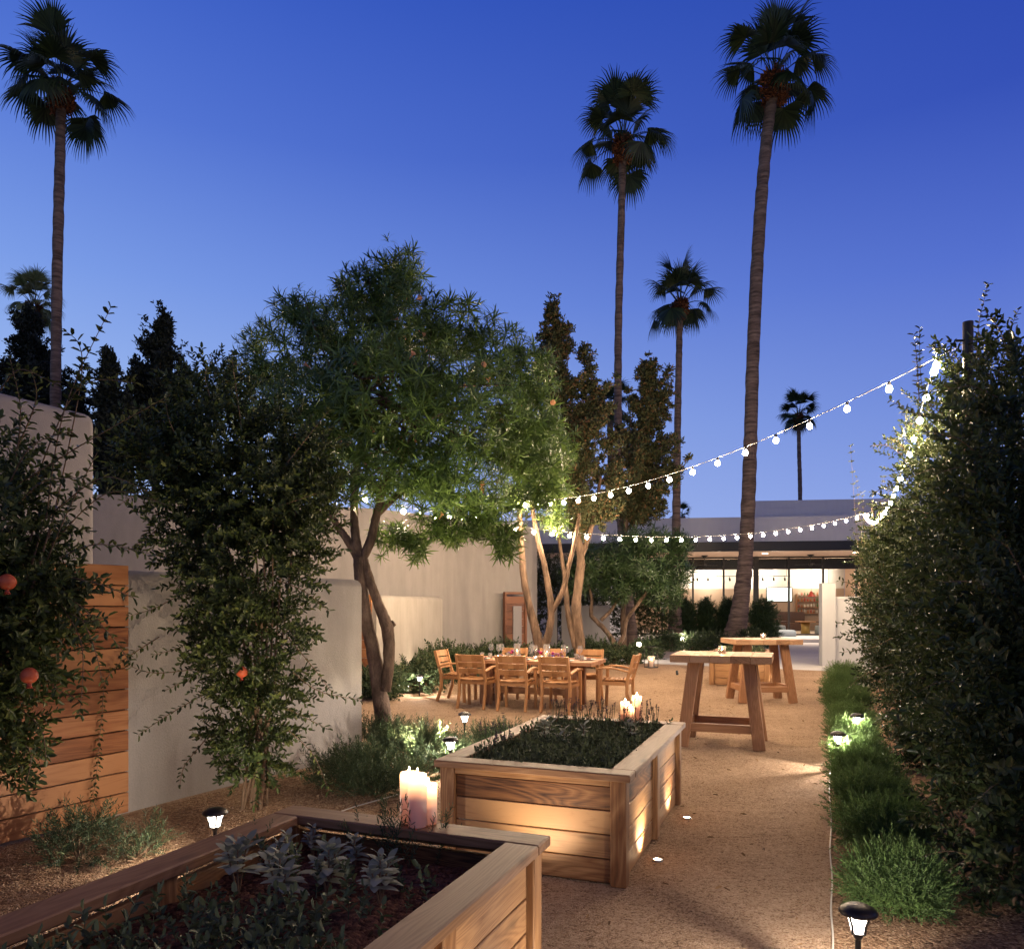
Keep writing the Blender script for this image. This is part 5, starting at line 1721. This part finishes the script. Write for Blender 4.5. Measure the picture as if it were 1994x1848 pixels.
    for (u, v, rx, ry, h), w in zip(pos, words):
        p = P(u, v)
        mound('low_hedge_shrub', 'fine', 'lowhedge', p, rx, h, 1500, 'fine leaved green low hedge shrub, ' + w, 'shrub', 'low green hedge mounds along the path', ry, .7, 1.15)
    mound('hedge_shrub', 'hedge', 'hedge', P(1815, 1500), .28, .5, 260, 'small round dark shrub between low hedge and tall right shrubs', 'shrub')


def build_ground_shrubs():
    S = [((-2.78, 4.95), .17, .34, 170, 'upright rosemary at the foot of wooden fence by left edge', .28),
         ((-2.45, 5.0), .12, .12, 80, 'low rosemary trailing right of the upright one by the fence', .25),
         ((-1.5, 7.1), .34, .36, 600, 'dark spreading rosemary at the foot of garden wall', .35),
         ((-1.12, 6.75), .4, .24, 620, 'low spreading shrub behind the candle trio', .35),
         ((-1.5, 8.75), .3, .38, 420, 'feathery green shrub at the base of leaning trunk, left side', .3),
         ((-1.05, 8.25), .42, .42, 800, 'feathery green shrub right of the leaning trunk', .4),
         ((-.75, 7.75), .4, .26, 560, 'low feathery shrub near the middle path light', .4),
         ((-.2, 8.6), .42, .34, 700, 'feathery green shrub left of the second planter, farther one', .4),
         ((.02, 7.95), .34, .32, 520, 'feathery green shrub touching left rim of second planter', .36)]
    for (x, y), r, h, n, lab, ry in S:
        root, org = mound('rosemary_shrub', 'rosemary', 'rosemary', (x, y), r, h * .74, n, lab, 'shrub', 'low shrubs in the left bed', ry, .6, 1.15, 1.0)
    # round bushes near the low wall and behind the table
    Bsh = [(U(738, 13.6), .42, .62, 420, 'round dark bush before the narrow wooden fence'), (U(812, 14.6), .46, .66, 460, 'round bush behind small far path light'),
           (U(862, 16.4), .7, .95, 700, 'large bush at the corner of tall house wall'), (U(905, 17.3), .6, .8, 500, 'bush behind the left end of dining table'), (U(950, 18.2), .6, .8, 500, 'bush behind the table between wine glasses'),
           (U(1000, 18.8), .6, .85, 500, 'bush below the brown plank panel'), (U(1085, 19.5), .5, .7, 400, 'bush between the two rough barked trees'), (U(1165, 20.5), .6, .85, 500, 'dark bush before free standing white wall'), (U(1222, 21.8), .5, .5, 320, 'low bush beside the crooked tree'),
           (U(1262, 23.6), .5, .7, 420, 'bright lit bush behind the bollard light'), (U(1302, 27.5), .6, .7, 420, 'lit bush left of bright stake light'), (U(1350, 27.8), .6, .7, 420, 'lit bush right of bright stake light'), (U(1395, 28.3), .7, .75, 420, 'dark low bush left of leaning palm base'), (U(1470, 28.8), .8, .8, 420, 'dark low bush behind bar tables')]
    for p, r, h, n, lab in Bsh:
        mound('round_bush', 'bush', 'rosemary', p, r, h * .86, n, lab, 'bush', 'bushes around the courtyard', None, .7, 1.2, .6)
    # clipped columns before the glass front
    for k, (u, d, w, lab) in enumerate(((1336, 33, 0.39, 'clipped dark column shrub left of the pale palm'), (1377, 33, 0.42, 'second clipped column shrub from the left before glass front'), (1419, 33, 0.37, 'third clipped column shrub, half behind the leaning palm'), (1487, 32.5, .60, 'clipped column shrub right of leaning palm before the television'))):
        c = U(u, d)
        bl = [((c.x, c.y, .95), (w, w, .98)), ((c.x - .1, c.y, 1.3), (w * .8, w * .8, .55)), ((c.x + .08, c.y, .5), (w * .95, w * .95, .5))]
        shrub('column_shrub', 'bush', 'ole_dark', bl, 2200, lab, 'shrub', 'clipped column shrubs before the restaurant', .3, .4, .7, 1.1, [[((c.x, c.y, 0), .03), ((c.x, c.y, 1.4), .01)]])
    # loose dark screen behind the white wall
    for k, (u, d, h, w, lab) in enumerate(((1040, 28, 3.4, 1.1, 'dark screening shrub behind two stemmed tree'), (1085, 29, 3.6, 1.1, 'dark screening shrub behind the juniper trunk'), (1180, 29, 3.2, 1.0, 'dark screening shrub right of free standing wall'), (1232, 30, 3.0, 1.0, 'dark screening shrub behind slim palm base'), (1278, 30, 2.6, .9, 'dark screening shrub behind bollard light'), (1130, 30, 3.4, 1.0, 'dark screening shrub behind free standing wall'))):
        c = U(u, d)
        bl = [((c.x, c.y, h * .5), (w, .6, h * .52)), ((c.x + .3, c.y, h * .75), (w * .7, .5, h * .3))]
        shrub('screen_shrub', 'bush', 'hedge', bl, 700, lab, 'shrub', 'dark screening shrubs before the restaurant', .2, .4, .9, 1.5, [[((c.x, c.y, 0), .03), ((c.x, c.y, h * .7), .01)]])


def sage_plant(loc, s, label, n=16, seed=1):
    rs = random.Random(seed)
    root = empty('sage_plant', loc, 0, label, 'plant', 'sage plants in the planters')
    t = T(); mb = MB()
    for j in range(3 if s > .8 else 2):
        a = rs.uniform(0, 6.28); tip = Vector((.05 * math.cos(a), .05 * math.sin(a), rs.uniform(.12, .22) * s)) if j else Vector((0, 0, .2 * s))
        mb.tube([(0, 0, -.02), tip * .5, tip], [.005, .004, .003], 5)
        for k in range(n // 2):
            f = k / (n // 2)
            az = k * 2.4 + rs.uniform(-.3, .3); el = R(12 + 55 * f)
            b = tip * (.45 + .55 * f)
            L_ = .095 * s * rs.uniform(.75, 1.1) * (1.1 - .45 * f); w = L_ * .5
            h = np.array([math.cos(az), math.sin(az), 0]); side = np.array([-math.sin(az), math.cos(az), 0])
            pts = [np.array(b)]; e = el
            for q in range(5):
                pts.append(pts[-1] + (h * math.cos(e) + np.array([0, 0, math.sin(e)])) * L_ / 5); e -= R(10)
            t.strip(pts, [w * .18, w * .7, w, w * .95, w * .65, w * .12], side)
    v, q = t.arr()
    me = mesh_np('leaves', v, q, M['sage'])
    for p in me.polygons: p.use_smooth = True
    link('leaves', me, None, root); mb.build('stems', M['twig'], root)
    return root


def upright(loc, h, n, label, key='rosemary', mat='rosemary', group='rosemary sprigs in the planters', name='rosemary_plant'):
    rs = random.Random(int(loc[0] * 999 + loc[1] * 77))
    root = empty(name, loc, 0, label, 'plant', group)
    pos, dr = [], []
    for k in range(n):
        a = rs.uniform(0, 6.28); r = rs.uniform(0, .06)
        pos.append((r * math.cos(a), r * math.sin(a), rs.uniform(-.02, h * .55))); dr.append((math.cos(a) * .3, math.sin(a) * .3, 1))
    sc = RNG.uniform(.7, 1.1, n) * (h / .22)
    link('leaves', scatter_mesh('leaves', TPL[key], pos, dr, sc, M[mat]), None, root)
    return root


def build_planters():
    r1, c1, x1, y1 = planter((.166, 3.28), -1, -1, 1.34, 2.6, 22, 'nearest raised cedar planter with dark soil and sage, cut by the bottom edge', mid=2)
    r2, c2, x2, y2 = planter((.679, 4.43), -1, 1, 1.26, 2.16, 21, 'raised cedar planter full of herbs in the middle of the courtyard', mid=1)
    n3 = P(1501, 1338)
    r3, c3, x3, y3 = planter((n3.x, n3.y), -1, 1, 1.24, 1.7, 21, 'small looking raised cedar planter behind the bar tables', mid=1)
    zs = .515
    # planter 1: sage by the photo
    for k, (u, v, s, w) in enumerate(((463, 1740, 1.15, 'tallest sage at the left rim of nearest planter'), (560, 1690, .85, 'sage near the back left corner of nearest planter'), (545, 1760, 1.15, 'broad sage in the middle of nearest planter'), (640, 1745, 1.2, 'sage right of the middle sage in nearest planter'),
                                      (690, 1690, .8, 'small sage behind, nearest planter'), (740, 1760, 1.1, 'sage nearest the right rim of nearest planter'), (610, 1665, .75, 'small sage at far rim of nearest planter'))):
        p = P(u, v, zs)
        sage_plant(p, s * .86, w, 26, k + 3)
    for k, (u, v, h, w) in enumerate(((790, 1690, .2, 'rosemary sprig at far right corner of nearest planter'), (765, 1675, .22, 'rosemary sprig below the candle trio in nearest planter'), (850, 1680, .19, 'rosemary sprig in the far right of nearest planter'), (700, 1665, .16, 'thin rosemary sprig at the far rim of nearest planter'), (505, 1675, .15, 'thin rosemary sprig near back left of nearest planter'))):
        upright(P(u, v, zs), h, 9, w)
    # loose herbs as ground cover
    pos, dr = [], []
    rs = random.Random(8)
    while len(pos) < 420:
        x, y = rs.uniform(-.48, .48), rs.uniform(-1.1, .9)
        dens = .5 + .5 * math.sin(x * 7 + 1) * math.sin(y * 5)
        if y > .35 and rs.random() > .25: continue
        if rs.random() > dens + .15: continue
        q = c1 + x1 * x + y1 * y
        pos.append((q.x, q.y, zs + rs.uniform(-.01, .05))); dr.append((rs.uniform(-.6, .6), rs.uniform(-.6, .6), 1))
    o = scatter('herb_cover', 'herb', pos, dr, 'herb', None, .8, 1.6)
    tag(o, 'mixed small leafy herbs covering soil of the nearest planter', 'herbs', kind='stuff')
    pos, dr = [], []
    while len(pos) < 2100:
        x, y = rs.uniform(-.47, .47), rs.uniform(-.92, .92)
        q = c2 + x2 * x + y2 * y
        pos.append((q.x, q.y, zs + rs.uniform(-.02, .085))); dr.append((rs.uniform(-.7, .7), rs.uniform(-.7, .7), 1))
    o = scatter('herb_cover', 'herb', pos, dr, 'herb', None, .7, 1.4)
    tag(o, 'dense low herbs covering the soil of the middle planter', 'herbs', kind='stuff')
    pos, dr = [], []
    while len(pos) < 300:
        x, y = rs.uniform(-.46, .46), rs.uniform(-.7, .7)
        q = c3 + x3 * x + y3 * y
        pos.append((q.x, q.y, zs + rs.uniform(-.02, .12))); dr.append((rs.uniform(-.5, .5), rs.uniform(-.5, .5), 1))
    o = scatter('herb_cover', 'herb', pos, dr, 'rosemary', None, .9, 1.7)
    tag(o, 'low herbs in the farthest planter behind the bar tables', 'herbs', kind='stuff')
    for k, (x, y, s, w) in enumerate(((-.30, .15, 1.05, 'sage standing tallest at left in middle planter'), (-.02, .25, .9, 'sage in the centre of middle planter'), (-.1, .0, .9, 'sage left of centre in middle planter'), (.30, .45, .9, 'sage at the right side of middle planter'))):
        q = c2 + x2 * x + y2 * y
        sage_plant((q.x, q.y, zs + .04), s, w, 18, 20 + k)
    # lavender along the far rim and the near left corner
    for k in range(11):
        x = -.42 + .084 * k
        q = c2 + x2 * x + y2 * (.80 + rs.uniform(-.06, .06))
        lavender((q.x, q.y, zs), k, 'purple headed lavender plant along far rim of the middle planter')
    for k, (x, y) in enumerate(((-.44, -.72), (-.40, -.55), (-.42, -.35))):
        q = c2 + x2 * x + y2 * y
        lavender((q.x, q.y, zs), 40 + k, 'lavender plant leaning over left rim of the middle planter', 'lavender at the left rim of the middle planter')


def lavender(loc, seed, label, group='lavender along the far rim of the middle planter'):
    rs = random.Random(seed)
    root = empty('lavender_plant', loc, 0, label, 'plant', group)
    mb = MB()
    for k in range(7):
        t = T()
        a = rs.uniform(0, 6.28); h = rs.uniform(.2, .36); r = rs.uniform(.02, .09)
        tip = Vector((r * math.cos(a), r * math.sin(a), h))
        mb.tube([(r * .3 * math.cos(a), r * .3 * math.sin(a), 0), tip * .6, tip], [.0025, .002, .0018], 4)
        for j in range(12):
            z = tip + Vector((rs.uniform(-.004, .004), rs.uniform(-.004, .004), rs.uniform(-.03, .012)))
            b = rs.uniform(0, 6.28)
            t.leaf(z, (math.cos(b), math.sin(b), .6), (0, 0, 1), .013, .009)
        v, q = t.arr(); link('flower_head', mesh_np('flower_head', v, q, M['lavender']), None, root)
    pos = [(rs.uniform(-.04, .04), rs.uniform(-.04, .04), rs.uniform(0, .06)) for _ in range(10)]
    link('leaves', scatter_mesh('leaves', TPL['rosemary'], pos, [(rs.uniform(-.5, .5), rs.uniform(-.5, .5), 1) for _ in range(10)], RNG.uniform(.5, .9, 10), M['rosemary']), None, root)
    mb.build('stems', M['herb'], root)


def build_misc():
    # bar tables
    c = Vector((2.52, 9.2, 0))
    bar_table(c, -R(20), 'tall wooden bar table nearer the camera with plank top')
    o = bar_table(U(1481, 13.3), R(1), 'tall wooden bar table farther away before restaurant walkway')
    # cord along the path edge
    pts = []
    for k in range(60):
        v = 1860 - 9.2 * k
        q = P(1621 - 8 * k / 60 + 1.6 * math.sin(k * .5), v); q.z = .008
        pts.append(q)
    m = MB(); m.tube(pts, .005, 6)
    tag(m.build('garden_cord', M['cable']), 'thin pale cord lying along the path edge beside the low green hedge', 'cord')
    m = MB(); pts = [P(560, 1600), P(640, 1590), P(690, 1572), P(740, 1558), P(785, 1545), P(830, 1530)]
    m.tube([p + Vector((0, 0, .006)) for p in pts], .006, 6)
    tag(m.build('steel_edging', M['cable']), 'thin pale edging line on the gravel between the two near planters', 'edging')


build_world()
build_ground()
build_left_walls()
build_restaurant()
build_planters()
build_misc()
dining()
build_lights()
build_strings()
build_palms()
build_trees()
build_pomegranates()
build_right_hedge()
build_ground_shrubs()
